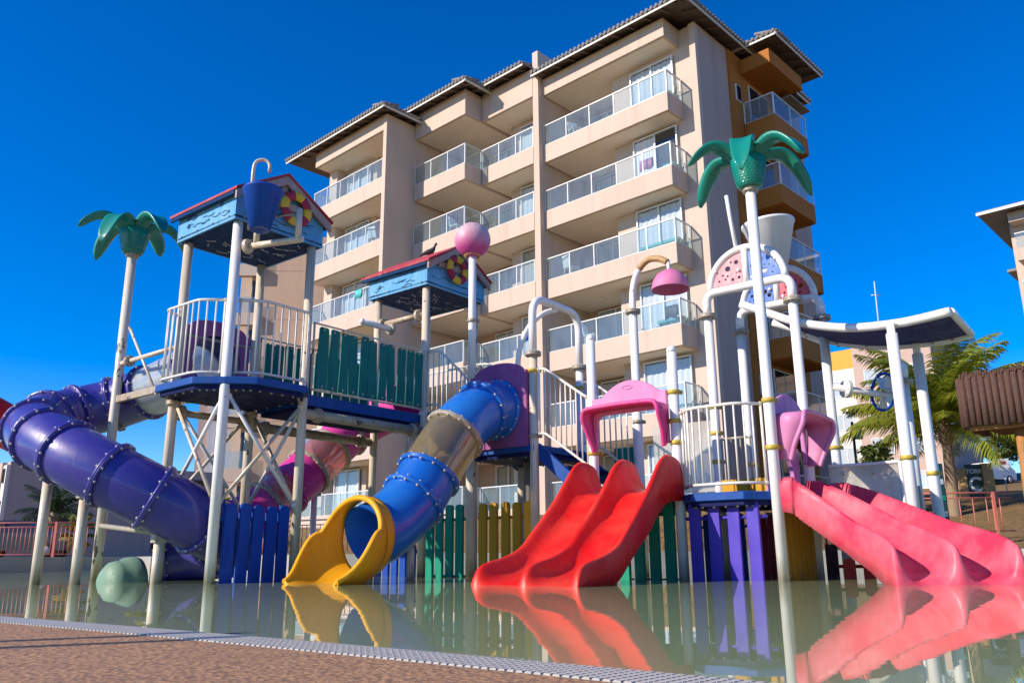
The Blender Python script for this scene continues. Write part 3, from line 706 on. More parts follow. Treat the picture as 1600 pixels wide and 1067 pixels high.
# ------------------------------------------------------------------ left tower
S = 1.25
t1 = thing('slide_tower', W(.62, .62), 'tall left slide tower with blue gabled roof, life ring and cross braces', 'play tower')
for a, b in ((0, 0), (0, S), (S, 0), (S, S)): post(t1, a, b, -.4, 4.80, 'post_white' if (a, b) == (0, 0) else 'post_old')
platform(t1, [(-.05, -.05), (-.32, .28), (-.32, 1.2), (0, 1.32), (1.3, 1.32), (1.3, -.05), (1.06, -.34), (.26, -.34)], 2.60)
railing(t1, [(-.02, .12), (-.26, .38), (-.27, 1.2), (-.02, 1.3)], 2.68, 3.68)
railing(t1, [(.12, -.02), (.34, -.24), (1.12, -.24), (1.27, -.02)], 2.68, 3.68)
hs1 = house(t1, 0, 0)
for (p, q) in (((0, 0), (S, 0)), ((S, 0), (S, S)), ((0, 0), (0, S)), ((0, S), (S, S))):
    for s in (0, 1):
        P, Q = (p, q) if s == 0 else (q, p); d = Vector((Q[0]-P[0], Q[1]-P[1], 0)).normalized()*.06; off = .012 if s else -.012
        brace(t1, W(P[0]+d.x-off*d.y*30, P[1]+d.y+off*d.x*30, 2.36), W(Q[0]-d.x, Q[1]-d.y, 1.0), mat='post_white' if s == 0 else 'post_old')
for a, b in ((S, S), (0, S)): flange(t1, a, b, 2.40, 'pipe_rusty', .10)
hpipe(t1, W(0, S, 2.28), W(S, S, 2.28), .05); hpipe(t1, W(.05, S+.02, 3.42), W(S, S+.02, 3.42), .018, 'clamp_grey', False)
# entrance panel of the purple tube
def arch_panel(par, fr, w, h, r, cz, mat, th=.06, dome=.14, name='entry_panel'):
    o = [(-w/2, 0), (w/2, 0), (w/2, h-dome)]+[(w/2*.86*math.cos(t*PI/12), h-dome+dome*math.sin(t*PI/12)) for t in range(0, 13)]+[(-w/2, h-dome)]
    mb = panel_holes(o, [circle(0, cz, r, 32)], th, fr); return mb.build(name, mat, par)
arch_panel(t1, lambda x, y, d: W(.62+x, S+.02+d, 2.60+y), 1.08, 1.12, .40, .50, 'violet_panel')
# bucket on an arm
bk = thing('tipping_bucket', W(.12, -.62, 4.5), 'blue tipping bucket on a pipe arm in front of the left roof', 'bucket')
mb = MB(); mb.lathe([(.002, .02), (.115, .0), (.135, .0), (.255, .54), (.27, .55), (.27, .575), (.245, .575), (.12, .04), (.002, .035)], W(-.02, -.55, 4.52), (E1*.05+E2*.04+ZV), 32, False); mb.build('bucket', 'bucket_blue', bk)
mb = MB(); mb.tube([W(.06, -.05, 4.42), W(.40, -.92, 4.42)], .045, 12); mb.build('arm', 'post_old', bk)
flange(bk, 0, 0, 0, 'post_old', .10, W(.06, -.05, 4.42)-W(.40, -.92, 4.42), W(.09, -.13, 4.42))
mb = MB(); mb.tube([W(.37, -.86, 4.42), W(.37, -.86, 4.86)], .042, 12); mb.build('pivot_post', 'post_old', bk)
mb = MB(); mb.tube([W(.14, -.25, 4.42), W(.14, -.25, 4.86)], .042, 12); mb.build('pivot_post', 'post_old', bk)
mb = MB(); mb.tube([W(.14, -.30, 4.80), W(.37, -.82, 4.80)], .014, 8); mb.build('axle', 'clamp_grey', bk)
nz = thing('spray_nozzle', W(.25, -.02, 5.3), 'thin hooked water pipe rising above the left blue roof', 'pipe')
mb = MB(); mb.tube(fillet([W(.13, -.06, 4.7), W(.13, -.06, 5.62), W(.15, -.07, 5.74), W(.24, -.14, 5.78), W(.30, -.20, 5.72), W(.30, -.20, 5.58)], .09), .024, 10); mb.build('hooked_pipe', 'post_old', nz)
# ------------------------------------------------------------------ bridge
br = thing('bridge', W(2.47, .62, 2.5), 'raised bridge with teal plank sides between the two roofed towers', 'bridge')
mb = MB(); mb.gbox(W, 1.32, 3.64, .05, 1.2, 2.42, 2.58); mb.build('walkway', 'platform_blue', br)
mb = MB(); mb.gbox(W, 1.36, 3.60, .1, 1.15, 2.36, 2.418); mb.build('underside', 'platform_dark', br)
hpipe(br, W(1.28, .0, 2.28), W(3.66, .0, 2.28), .075, 'pipe_rusty'); hpipe(br, W(1.28, S, 2.22), W(3.66, S, 2.22), .075, 'pipe_rusty')
def plank_uneven(w0, w1, h, th=.02):
    x0, x1 = w0/2, w1/2; return MB().prism([(-x0, -th/2, 0), (x0, -th/2, 0), ((x0+x1)/2+random.uniform(-.012, .012), -th/2, h*.5), (x1, -th/2, h-.03), (x1-.02, -th/2, h), (-x1+.02, -th/2, h), (-x1, -th/2, h-.03), (-(x0+x1)/2+random.uniform(-.012, .012), -th/2, h*.5)], (0, th, 0))
for b, nm in ((-.03, 'front'), (S+.03, 'rear')):
    mb = MB(); mb.tube([W(1.36, b, 2.64), W(1.36, b, 3.63), W(3.60, b, 3.63), W(3.60, b, 2.64), W(1.36, b, 2.64)], .02, 8); mb.tube([W(2.5, b, 2.64), W(2.5, b, 3.63)], .018, 8)
    fr_ = mb.build('side_frame', 'post_old', br)
    x = 1.42
    for i in range(11):
        me = plank_uneven(random.uniform(.165, .195), random.uniform(.14, .175), .93+random.uniform(-.02, .02)).mesh(name='plank', bevel=.003); me.materials.append(M['plank_teal'])
        inst('plank', me, fr_, W(x+.10, b-(.012 if b < 1 else -.012), 2.66), (0, random.uniform(-.035, .035), GA)); x += .197
    bo = MB()
    for i in range(11): bo.sphere(W(1.52+i*.197, b-.03, 2.70), .017, 7, 5); bo.sphere(W(1.52+i*.197, b-.03, 3.55), .017, 7, 5)
    bo.build('plank_bolts', 'bolt', fr_, kind='stuff')
# ------------------------------------------------------------------ second roofed tower
t2 = thing('slide_tower', W(4.3, .6), 'middle tower with blue gabled roof behind the pink ball', 'play tower')
A2 = 3.69
for a, b in ((A2, 0), (A2, 1.2), (A2+S, 0), (A2+S, 1.2)): post(t2, a, b, -.4, 4.80)
platform(t2, [(A2-.03, -.05), (A2-.03, 1.25), (A2+1.3, 1.25), (A2+1.3, -.05)], 2.60)
house(t2, A2, -.03, -.08)
hpipe(t2, W(A2, 1.15, 4.30), W(A2, .05, 4.30), .05)
mb = MB(); mb.tube([W(A2, .75, 4.14), W(A2-.75, .75, 4.14)], .055, 12); mb.lathe([(.055, 0), (.045, .03), (.02, .045), (.002, .05)], W(A2-.75, .75, 4.14), -E1, 12); mb.build('spray_pipe', 'post_white', t2)
flange(t2, 0, 0, 0, 'clamp_grey', .10, E1, W(A2-.1, .75, 4.14))
# rear rail and stair from tower two down to tower three
railing(t2, [(A2, -.08, 0), (A2, -.35, -.02), (A2, -1.0, -.62)], 2.72, 3.62, mat='rail_white')
railing(t2, [(A2+S, -.08, 0), (A2+S, -.35, -.02), (A2+S, -1.0, -.62)], 2.72, 3.62, mat='rail_white')
railing(t2, [(A2+S, 1.15), (A2+S, .05)], 2.72, 3.62, mat='rail_white')
def stair(par, a0, a1, b0, b1, z0, z1, n=4):
    for aa in (a0, a1):
        mb = MB(); mb.hexa([W(aa-.025, b0, z0-.20), W(aa+.025, b0, z0-.20), W(aa+.025, b1, z1-.22), W(aa-.025, b1, z1-.22), W(aa-.025, b0, z0+.04), W(aa+.025, b0, z0+.04), W(aa+.025, b1, z1+.04), W(aa-.025, b1, z1+.04)]); mb.build('stringer', 'platform_blue', par, bevel=.006)
    for i in range(n):
        t = (i+.5)/n; mb = MB(); bb = b0+(b1-b0)*t; zz = z0+(z1-z0)*(i+1)/(n+1); h = (b1-b0)/n/2
        mb.hexa([W(a0+.03, bb-h, zz-.05), W(a1-.03, bb-h, zz-.05), W(a1-.03, bb+h, zz-.05), W(a0+.03, bb+h, zz-.05), W(a0+.03, bb-h, zz), W(a1-.03, bb-h, zz), W(a1-.03, bb+h, zz), W(a0+.03, bb+h, zz)]); mb.build('tread', 'platform_dark', par)
s1 = thing('stair', W(4.3, -.5, 2.2), 'short blue stair behind the pink ball pole', 'stairs'); stair(s1, A2+.06, A2+S-.06, -.06, -1.02, 2.58, 1.88)
# ------------------------------------------------------------------ third tower, arch pipe
t3 = thing('slide_tower', W(4.3, -1.66), 'open tower with violet entry panel above the blue tube slide', 'play tower')
FB, EB, GB, HB, QB = -1.05, -2.27, -3.30, -4.57, -5.83
post(t3, A2, EB, -.4, 3.24, 'post_old'); post(t3, A2+S, FB, -.4, 2.9); post(t3, A2+S, EB, -.4, 3.24, 'post_white'); post(t3, A2+.62, -1.66, -.4, 1.8, 'clamp_grey')
platform(t3, [(A2-.06, FB+.03), (A2+1.3, FB+.03), (A2+1.3, EB-.04), (A2-.06, EB-.04)], 1.88)
arch_panel(t3, lambda x, y, d: W(A2-.10+d, -1.66-x, 1.86+y), 1.10, 1.30, .41, .58, 'violet_panel', .07, .16)
clamp(t3, A2, EB, 2.98); clamp(t3, A2, EB, 2.0, 'clamp_grey'); clamp(t3, A2+S, EB, 2.9)
ap = thing('arch_pipe', W(A2, EB, 3.3), 'white inverted-U water pipe over the middle stair', 'pipe')
mb = MB(); mb.tube(fillet([W(A2, EB, 3.25), W(A2, EB, 4.14), W(A2+S, EB, 4.14), W(A2+S, EB, 3.25)], .30, 8), .062, 14); mb.build('arch', 'post_white', ap)
flange(ap, A2, EB, 3.24); flange(ap, A2+S, EB, 3.24)
bw = thing('bowed_pipe', W(A2+.05, -1.92, 3.0), 'thin bowed white pipe rising behind the violet panel', 'pipe')
mb = MB(); mb.tube(crom([W(A2+.05, -1.93, 2.95), W(A2+.08, -1.95, 3.35), W(A2+.2, -2.03, 3.72), W(A2+.42, -2.15, 3.98), W(A2+.66, -2.25, 4.09)], 5), .042, 12); mb.build('pipe', 'post_white', bw)
flange(bw, A2+.05, -1.93, 3.05, r=.085)
s2 = thing('stair', W(4.3, -2.8, 1.5), 'navy stair with white sloped railings behind the red slide', 'stairs'); stair(s2, A2+.06, A2+S-.06, EB-.05, GB+.02, 1.86, 1.06)
railing(s2, [(A2-.02, EB-.12, .0), (A2-.02, EB-.22, 0), (A2-.02, GB+.14, -.48), (A2-.02, GB+.08, -.52)], 2.02, 2.98, .105)
railing(s2, [(A2+S, EB-.1, .0), (A2+S, EB-.22, 0), (A2+S, GB+.14, -.5), (A2+S, GB+.08, -.52)], 2.02, 2.98, .12)
# ------------------------------------------------------------------ red slide platform
t4 = thing('slide_platform', W(4.3, -3.9), 'low platform behind the red slide with pink hood posts', 'play platform')
post(t4, A2, GB, -.4, 3.30, 'post_white', cap=True); post(t4, A2, HB, -.4, 2.93, 'post_white', cap=True); post(t4, A2+S, GB, -.4, 3.98, 'post_white')
platform(t4, [(A2-.03, GB+.02), (A2+1.3, GB+.02), (A2+1.3, HB), (A2-.03, HB)], 1.05)
for z in (2.28, 1.66): clamp(t4, A2, GB, z)
for z in (2.36, 1.98, 1.70): clamp(t4, A2, HB, z)
clamp(t4, A2+S, GB, 2.25, 'clamp_grey')
mb = MB(); mb.gbox(W, A2+S-.01, A2+S+.01, HB+.06, GB-.25, 1.15, 2.15); mb.build('clear_panel', 'panel_clear', t4)
mb = MB(); mb.gbox(W, A2+S+.1, A2+S+.14, GB+.5, GB+.1, 1.0, 1.9); mb.build('green_panel', 'plank_green', t4)
def bpan(nm, mt, *bx):
    m_ = MB(); m_.gbox(W, *bx); return m_.build(nm, mt, t4)
hd = thing('slide_hood', W(A2, -3.9, 2.2), 'bright pink arched hood over the top of the red slide', 'slide hood')
def hood(t, fr, w, zb, zs, ztop, reach, legdrop, pm, lm):
    """domed back plate plus a projecting shell with tapering legs; fr(x, y, out)"""
    hw = w/2; dome = [(hw-(i/16)*w, zs+.24+(ztop-zs-.24)*max(0, math.sin((min(max(i/16, .10), .86)-.10)/.76*PI))**.8) for i in range(17)]
    pl = [(hw, zb), (hw, zs+.24)]+dome[1:-1]+[(-hw, zs+.24), (-hw, zb), (-hw+.07, zb), (-hw+.09, zs-.06), (-hw+.16, zs), (hw-.16, zs), (hw-.09, zs-.06), (hw-.07, zb)]
    MB().prism([fr(x, y, 0) for x, y in pl], fr(0, 0, -.06)-fr(0, 0, 0)).build('back_plate', pm, t, bevel=.012)
    lk = .10 if legdrop else .0
    path = [(-hw+.03, zb-.03, .05+lk), (-hw+.02, zb+.05, .08+lk), (-hw+.0, zb+.17, .13+lk), (-hw-.01, zb+.30, .20+lk), (-hw-.015, zs-.06, reach*.97), (-hw+.0, zs+.02, reach), (-hw+.06, zs+.07, reach), (-hw*.5, zs+.085, reach), (0, zs+.09, reach)]
    path = path+[(-x, y, o) for x, y, o in reversed(path[:-1])]
    P = crom([Vector(p) for p in path], 4); rings = []
    for k, (x, y, o) in enumerate(P):
        a_, b_ = P[max(0, k-1)], P[min(len(P)-1, k+1)]; tx, ty = b_[0]-a_[0], b_[1]-a_[1]; ln_ = math.hypot(tx, ty) or 1; n = Vector((-ty/ln_, tx/ln_))
        rings.append([fr(x, y, 0), fr(x, y, o), fr(x-n.x*.035, y-n.y*.035, o), fr(x-n.x*.035, y-n.y*.035, 0)])
    MB().ring_sweep(rings).build('shell', lm, t)
    MB().tube([fr(x-.017*(1 if x > 0 else -1), y-.012, o) for x, y, o in P], .030, 10).build('lip', lm, t)
hood(hd, lambda x, y, o: W(A2-.07-o, -3.915-x, y), 1.16, 1.70, 2.16, 2.60, .26, 0, 'pink_light', 'hood_pink')
mb = MB(); mb.tube([W(A2-.076, -3.915+.08*math.cos(t*PI/10), 2.50+.025*math.sin(t*PI/10)) for t in range(21)], .003, 6); mb.build('embossed_oval', 'orchid', hd)
# ------------------------------------------------------------------ open slides
PROF = [(-.66, 'low'), (-.672, .35), (-.672, .75), (-.66, .93), (-.635, 1), (-.61, .95), (-.585, .74), (-.55, .42), (-.49, .15), (-.42, .03), (-.31, 0), (-.2, .03), (-.13, .15), (-.075, .42), (-.045, .74), (-.028, .92), (0, .97)]
PROF = PROF+[(-x, h) for x, h in reversed(PROF[:-1])]
def open_slide(name, par, stations, mat):
    """stations: (centre, right-vector, floor z, wall z, width scale)"""
    rings = []
    for c, rv, zf, zw, k in stations:
        ring = []
        for x, h in PROF:
            z = zf-.13 if h == 'low' else zf+h*(zw-zf)
            ring.append(c+rv*(x*k)+ZV*z)
        ring += [c+rv*(.60*k)+ZV*(zf-.13), c+rv*(.55*k)+ZV*(zf-.06), c+rv*(-.55*k)+ZV*(zf-.06), c+rv*(-.60*k)+ZV*(zf-.13)]
        rings.append(ring)
    return MB().ring_sweep(rings).build(name, mat, par)
def lerp_tab(tab, x):
    for i in range(len(tab)-1):
        if tab[i][0] >= x >= tab[i+1][0] or tab[i][0] <= x <= tab[i+1][0]:
            t = (x-tab[i][0])/(tab[i+1][0]-tab[i][0]); t_ = t; return [tab[i][j]+(tab[i+1][j]-tab[i][j])*t_ for j in range(1, len(tab[i]))]
    return list(tab[-1][1:])
rs = thing('red_slide', W(2.3, -4.0), 'glossy red two-lane wavy slide running into the water', 'slide')
tabr = [(3.68, 1.10, 1.18), (3.665, 1.10, 1.34), (3.63, 1.09, 1.44), (3.54, 1.08, 1.49), (3.36, 1.07, 1.51), (3.2, 1.04, 1.49), (3.05, .98, 1.40), (2.9, .88, 1.25), (2.7, .71, 1.05), (2.53, .60, .90), (2.35, .49, .75), (2.13, .34, .58), (1.95, .21, .44), (1.76, .12, .35), (1.5, .07, .28), (1.3, .04, .245), (1.14, .0, .20), (1.06, -.03, .12), (1.02, -.06, .02), (1.0, -.10, -.06)]
st = []
P = crom([Vector(x) for x in tabr], 3)
for p in P:
    t = (3.74-p[0])/2.74; st.append((W(p[0], -3.97-.13*t), -E2, p[1], p[2], 1.0+.04*t))
open_slide('slide_bed', rs, st, 'red')
pk = thing('pink_slide', W(3.6, -7), 'faded pink two-lane slide curving into the water at right', 'slide')
plan = crom([W(4.32, -5.88), W(4.27, -6.25), W(4.12, -6.65), W(3.88, -7.05), W(3.55, -7.42), W(3.22, -7.68), W(3.03, -7.81)], 5)
tabp = [(0, .90, .98), (.05, .90, 1.17), (.12, .87, 1.17), (.25, .72, 1.02), (.4, .53, .82), (.55, .35, .63), (.7, .19, .52), (.8, .10, .45), (.88, .05, .40), (.94, .01, .36), (.975, -.02, .27), (.99, -.05, .12), (1, -.09, -.05)]
st = []; N = len(plan)
for i in range(N*2-1):
    s = i/(N*2-2); j = s*(N-1); k = min(int(j), N-2); c = plan[k].lerp(plan[k+1], j-k); d = (plan[min(k+2, N-1)]-plan[max(k-1, 0)]).normalized()
    zf, zw = lerp_tab(tabp, s); st.append((c, Vector((d.y, -d.x, 0)), zf, zw, .98-.08*s))
open_slide('slide_bed', pk, st, 'pink')
# ------------------------------------------------------------------ right platform, palm side
t5 = thing('slide_platform', W(4.3, -5.2), 'blue-edged platform with bowed white railing beside the right plastic palm', 'play platform')
post(t5, A2+S-.04, HB, -.4, 3.66, 'post_white'); post(t5, A2+S-.06, QB, -.4, 3.66, 'post_white')
post(t5, 6.05, HB, -.4, 3.68, 'post_white'); post(t5, 6.05, QB, -.4, 3.68, 'post_white')
platform(t5, [(A2-.02, HB-.05), (A2-.30, HB-.30), (A2-.30, QB+.28), (A2-.02, QB+.05), (A2+1.3, QB+.02), (A2+1.3, HB-.03)], 1.02)
railing(t5, [(A2-.02, HB-.10), (A2-.26, HB-.34), (A2-.26, QB+.34), (A2-.02, QB+.10)], 1.12, 2.07, .112)
railing(t5, [(A2+S-.1, HB-.1), (A2+S-.1, QB+.75)], 1.10, 1.85, .13, 'clamp_grey')
for a, b, z in ((A2+S-.04, HB, 2.32), (A2+S-.04, HB, 1.95), (A2+S-.04, HB, 1.55), (6.05, HB, 1.6), (A2+S-.06, QB, 1.45), (6.05, QB, 1.75)): clamp(t5, a, b, z)
for i in range(4):
    mb = MB(); mb.gbox(W, A2+S-.32, A2+S-.24, HB-.15-.19*(i+1)+.006, HB-.15-.19*i, 1.03, 1.27); o = mb.build('step_block', 'plank_yellow', t5, bevel=.01)
hd2 = thing('slide_hood', W(4.3, QB, 1.8), 'orchid pink arched hood over the top of the pink slide', 'slide hood')
hood(hd2, lambda x, y, o: W(4.30+x, QB-.02-o, y), 1.10, 1.42, 1.88, 2.26, .36, 1, 'orchid', 'pink_light')
arch_panel(hd2, lambda x, y, d: W(4.30+x, QB+.10+d, .95+y), 1.05, .75, .30, .28, 'orchid', .05, .08, 'lower_panel')
for z in (2.10, 1.53): clamp(t5, A2, QB, z)
# ------------------------------------------------------------------ picket skirts
pickets('picket_fence', 'blue picket skirt under the left tower', (.10, -.03), (1.12, -.03), -.35, 1.33, .158, .05, 'plank_blue', .06)
pickets('picket_fence', 'blue pickets in shade behind the yellow slide mouth', (A2, 1.1), (A2, .1), -.35, .85, .14, .07, 'plank_blue', .05)
pickets('picket_fence', 'green pickets just left of the ball pole', (A2, -.08), (A2, -.92), -.35, 1.42, .14, .06, 'plank_green', .06)
pickets('picket_fence', 'golden yellow pickets between ball pole and red slide', (A2, FB-.12), (A2, EB+.0), -.35, 1.42, .14, .065, 'plank_yellow', .06)
pickets('picket_fence', 'green pickets right of the red slide', (A2, GB-.1), (A2, HB+.06), -.35, 1.36, .14, .065, 'plank_green', .06)
pickets('picket_fence', 'purple pickets under the bowed white railing', (A2-.12, HB-.13), (A2-.12, QB+.13), -.35, 1.27, .15, .08, 'plank_purple', .05)
pickets('picket_fence', 'orange yellow pickets beneath the top of the pink slide', (A2+.1, QB+.02), (A2+S-.1, QB+.02), -.35, 1.25, .13, .035, 'plank_yellow', .05)
pickets('picket_fence', 'short red pickets in shade under the pink slide', (A2+S+.15, QB-.2), (A2+S+.5, QB-1.5), -.35, .58, .14, .10, 'plank_red', .05)
pickets('picket_fence', 'blue pickets glimpsed between green and purple ones', (A2+S, HB+.35), (A2+S, HB-.35), -.35, 1.2, .14, .07, 'plank_blue', .05)

up_ = thing('slide_platform', W(5.5, -6.4, .5), 'low navy platform in the shade behind the pink slide', 'play platform')
platform(up_, [(4.98, -5.95), (6.12, -5.95), (6.12, -6.92), (4.98, -6.92)], .62)
mb = MB(); mb.gbox(W, 5.9, 5.94, -6.9, -5.95, .63, 1.15); mb.build('tan_panel', 'wall_tan', up_)
pickets('picket_fence', 'brown pickets added as dark backing in deep shade behind the purple ones', (6.05, HB-.1), (6.05, QB+.1), -.35, 1.25, .16, .03, 'log_brown', .05)  # rear row added as dark backing to block light between the purple pickets
pickets('picket_fence', 'maroon pickets added as dark backing deep in the shade below the right platform', (A2+S, HB-.45), (A2+S, QB+.1), -.35, 1.15, .14, .05, 'ring_red', .05)  # maroon row likewise added to darken the gaps below the platform
# ------------------------------------------------------------------ purple spiral tube slide
ps = thing('purple_tube_slide', W(-.6, 2.2, .3), 'long purple spiral tube slide with one whitish section, winding round the left palm', 'tube slide')
ctl = [(.62, 1.28, 3.10), (.62, 1.75, 3.06), (.60, 2.35, 2.98), (.50, 2.95, 2.85), (.22, 3.45, 2.68), (-.25, 3.65, 2.50), (-.72, 3.48, 2.32), (-1.05, 3.02, 2.13), (-1.20, 2.45, 1.93), (-1.17, 1.88, 1.72), (-.98, 1.35, 1.47), (-.62, .93, 1.20), (-.15, .68, .93), (.35, .66, .70), (.80, .88, .55), (1.02, 1.35, .44), (.88, 1.85, .36), (.50, 2.12, .29), (.12, 2.18, .24)]
pp = crom([W(*c) for c in ctl], 6)
cutp = [(0, 6, 'purple'), (6, 18, 'tube_white'), (18, 24, 'purple'), (24, 30, 'purple'), (30, 36, 'purple'), (36, 44, 'purple'), (44, 50, 'purple'), (50, 56, 'purple'), (56, 63, 'purple'), (63, 69, 'purple'), (69, 76, 'purple'), (76, 88, 'purple'), (88, 102, 'purple')]
tube_slide(ps, pp, cutp)
for i in (6, 18, 24, 30, 36, 44, 50, 56, 63, 69, 76, 88, 102): tube_flange(ps, pp, i, 'purple')
def trough_exit(par, org, fwd, side, r, length, zc, mat, rim=True, cut0=.10, drop=.18, flare=.35, tm0=PI):
    """tube mouth that opens into a flared trough; ring angle measured from the bottom"""
    rings = []; edge = []; lowa = math.radians(100)
    sts = [(cut0*i/4, PI) for i in range(4)]+[(cut0+.16*(1-math.cos(i/18*PI/2)), PI-(PI-lowa)*math.sin(i/18*PI/2)) for i in range(19)]
    sts += [(cut0+.16+(1-cut0-.16)*i/22, lowa-math.radians(48)*sst(i/22)) for i in range(1, 23)]
    for s, tm in sts:
        tm = min(tm, tm0)
        k = 1+flare*sst(s/.55); rr = r*k; cz = zc-drop*s+(rr-r)*.75
        c = org+fwd*(length*s)+ZV*(cz); ring = []; sq = 1-.30*sst((s-.45)/.55)
        for j in range(33):
            th = -tm+2*tm*j/32; ring.append(c+side*(rr*math.sin(th))-ZV*(rr*math.cos(th)*sq))
        rings.append(ring); edge.append((s, ring[0], ring[-1]))
    mb = MB(); mb.ring_sweep(rings, False, False, True)
    o = mb.build('exit_trough', mat, par); so_ = o.modifiers.new('thick', 'SOLIDIFY'); so_.thickness = .035; so_.offset = 0
    e0 = [e for e in edge if e[0] >= cut0]
    rp = [e[1] for e in reversed(e0)]+[e[2] for e in e0[1:]]; rp = rp
    if rim and tm0 >= PI: MB().tube(rp, .036, 12).build('rolled_rim', mat, par)
    elif rim:
        for q in (1, 2): MB().tube([e[q] for e in e0], .036, 12).build('rolled_rim', mat, par)
    return o
mo = pp[-1]
MB().lathe([(.40, -.06), (.405, .0), (.39, .10), (.345, .17), (.35, .22), (.33, .29), (.26, .355), (.14, .395), (.01, .405)], Vector((mo.x, mo.y, -.07)), -E1, 32).build('exit_tub', 'mint', ps)
for (a, b, z) in ((-1.22, 1.98, 1.33), (-.98, 1.42, 1.08)):
    post(ps, a, b, -.4, z, 'post_old', .062)
    mb = MB(); mb.box(W(a, b, z+.02), E1*.09, E2*.05, ZV*.045); mb.build('saddle', 'clamp_grey', ps)
post(ps, -.30, .74, -.4, .56, 'post_old', .058); mb = MB(); mb.box(W(-.30, .74, .56), E1*.08, E2*.06, ZV*.06); mb.build('saddle', 'clamp_grey', ps)
mb = MB(); mb.tube([W(0, 2.9, 3.22), W(0, 1.3, 3.22)], .035, 12); mb.build('stay_pipe', 'post_old', ps); flange(ps, 0, 0, 0, 'clamp_grey', .085, E2, W(0, 2.65, 3.22))
mb = MB(); mb.box(W(0, 2.1, 2.66), E2*.80, E1*.03, ZV*.05); mb.build('stay_beam', 'pipe_rusty', ps)
brace(ps, W(0, 2.75, 3.75), W(0, 1.75, 2.60), .02, 'post_old')
mb = MB(); mb.tube([W(-.02, 2.95, .78), W(-.28, .8, .62)], .035, 10); mb.build('low_stay', 'clamp_grey', ps)
# ------------------------------------------------------------------ blue tube slide with yellow mouth
bs = thing('blue_tube_slide', W(2.2, -1.6, .3), 'blue tube slide with a clear middle section and yellow mouth', 'tube slide')
ctl = [(A2-.08, -1.66, 2.44), (A2-.38, -1.66, 2.42), (3.02, -1.65, 2.27), (2.74, -1.64, 2.05), (2.48, -1.62, 1.76), (2.22, -1.60, 1.42), (2.00, -1.59, 1.12), (1.74, -1.57, .86), (1.46, -1.55, .66), (1.18, -1.54, .535)]
bp = crom([W(*c) for c in ctl], 6)
tube_slide(bs, bp, [(0, 8, 'blue_tube'), (8, 20, 'blue_tube'), (20, 31, 'tube_clear'), (31, 38, 'blue_tube'), (38, 54, 'blue_tube')], .41)
for i, mt in ((1, 'blue_tube'), (8, 'blue_tube'), (20, 'clamp_grey'), (31, 'blue_tube'), (38, 'blue_tube')): tube_flange(bs, bp, i, mt, .41)
mb = MB(); sm_ = []
for i in range(20, 32): 
    ax = (bp[i+1]-bp[i-1]).normalized(); x = ax.cross(ZV).normalized(); y = x.cross(ax); sm_.append(bp[i]+(-x*.25+y*.0).normalized()*0+(x*.93-y*.36)*.425)
mb.tube(sm_, .014, 6)
for q in sm_[::1]: mb.sphere(q, .026, 7, 5)
mb.build('seam', 'clamp_yellow', bs)
mo = bp[-1]; trough_exit(bs, Vector((mo.x, mo.y, 0)), -E1, E2, .475, .86, .55, 'yellow', True, .20, .36, .26)
post(bs, 1.9, -1.58, -.4, .75, 'post_old', .05)
# ------------------------------------------------------------------ magenta tube slide behind the bridge
ms = thing('magenta_tube_slide', W(3, 2.1, .3), 'magenta tube slide with clear pink sections behind the bridge', 'tube slide')
ctl = [(4.6, 1.30, 3.06), (4.62, 1.75, 2.98), (4.45, 2.15, 2.80), (4.02, 2.28, 2.50), (3.62, 2.28, 2.16), (3.24, 2.28, 1.82), (2.86, 2.28, 1.50), (2.48, 2.28, 1.20), (2.08, 2.28, .95), (1.66, 2.28, .72), (1.2, 2.28, .52), (.8, 2.28, .40)]
mp_ = crom([W(*c) for c in ctl], 6)
tube_slide(ms, mp_, [(0, 24, 'magenta_tube'), (24, 31, 'tube_clear_pink'), (31, 38, 'magenta_tube'), (38, 44, 'tube_clear_pink'), (44, 66, 'magenta_tube')], .40)
for i in (18, 24, 31, 38, 44, 52, 60): tube_flange(ms, mp_, i, 'magenta_tube' if i in (38, 52) else 'clamp_grey', .40)
post(ms, 3.33, 2.28, -.4, 1.38, 'post_white', .055); mb = MB(); mb.box(W(3.33, 2.28, 1.40), E1*.10, E2*.06, ZV*.06); mb.build('saddle', 'clamp_grey', ms)
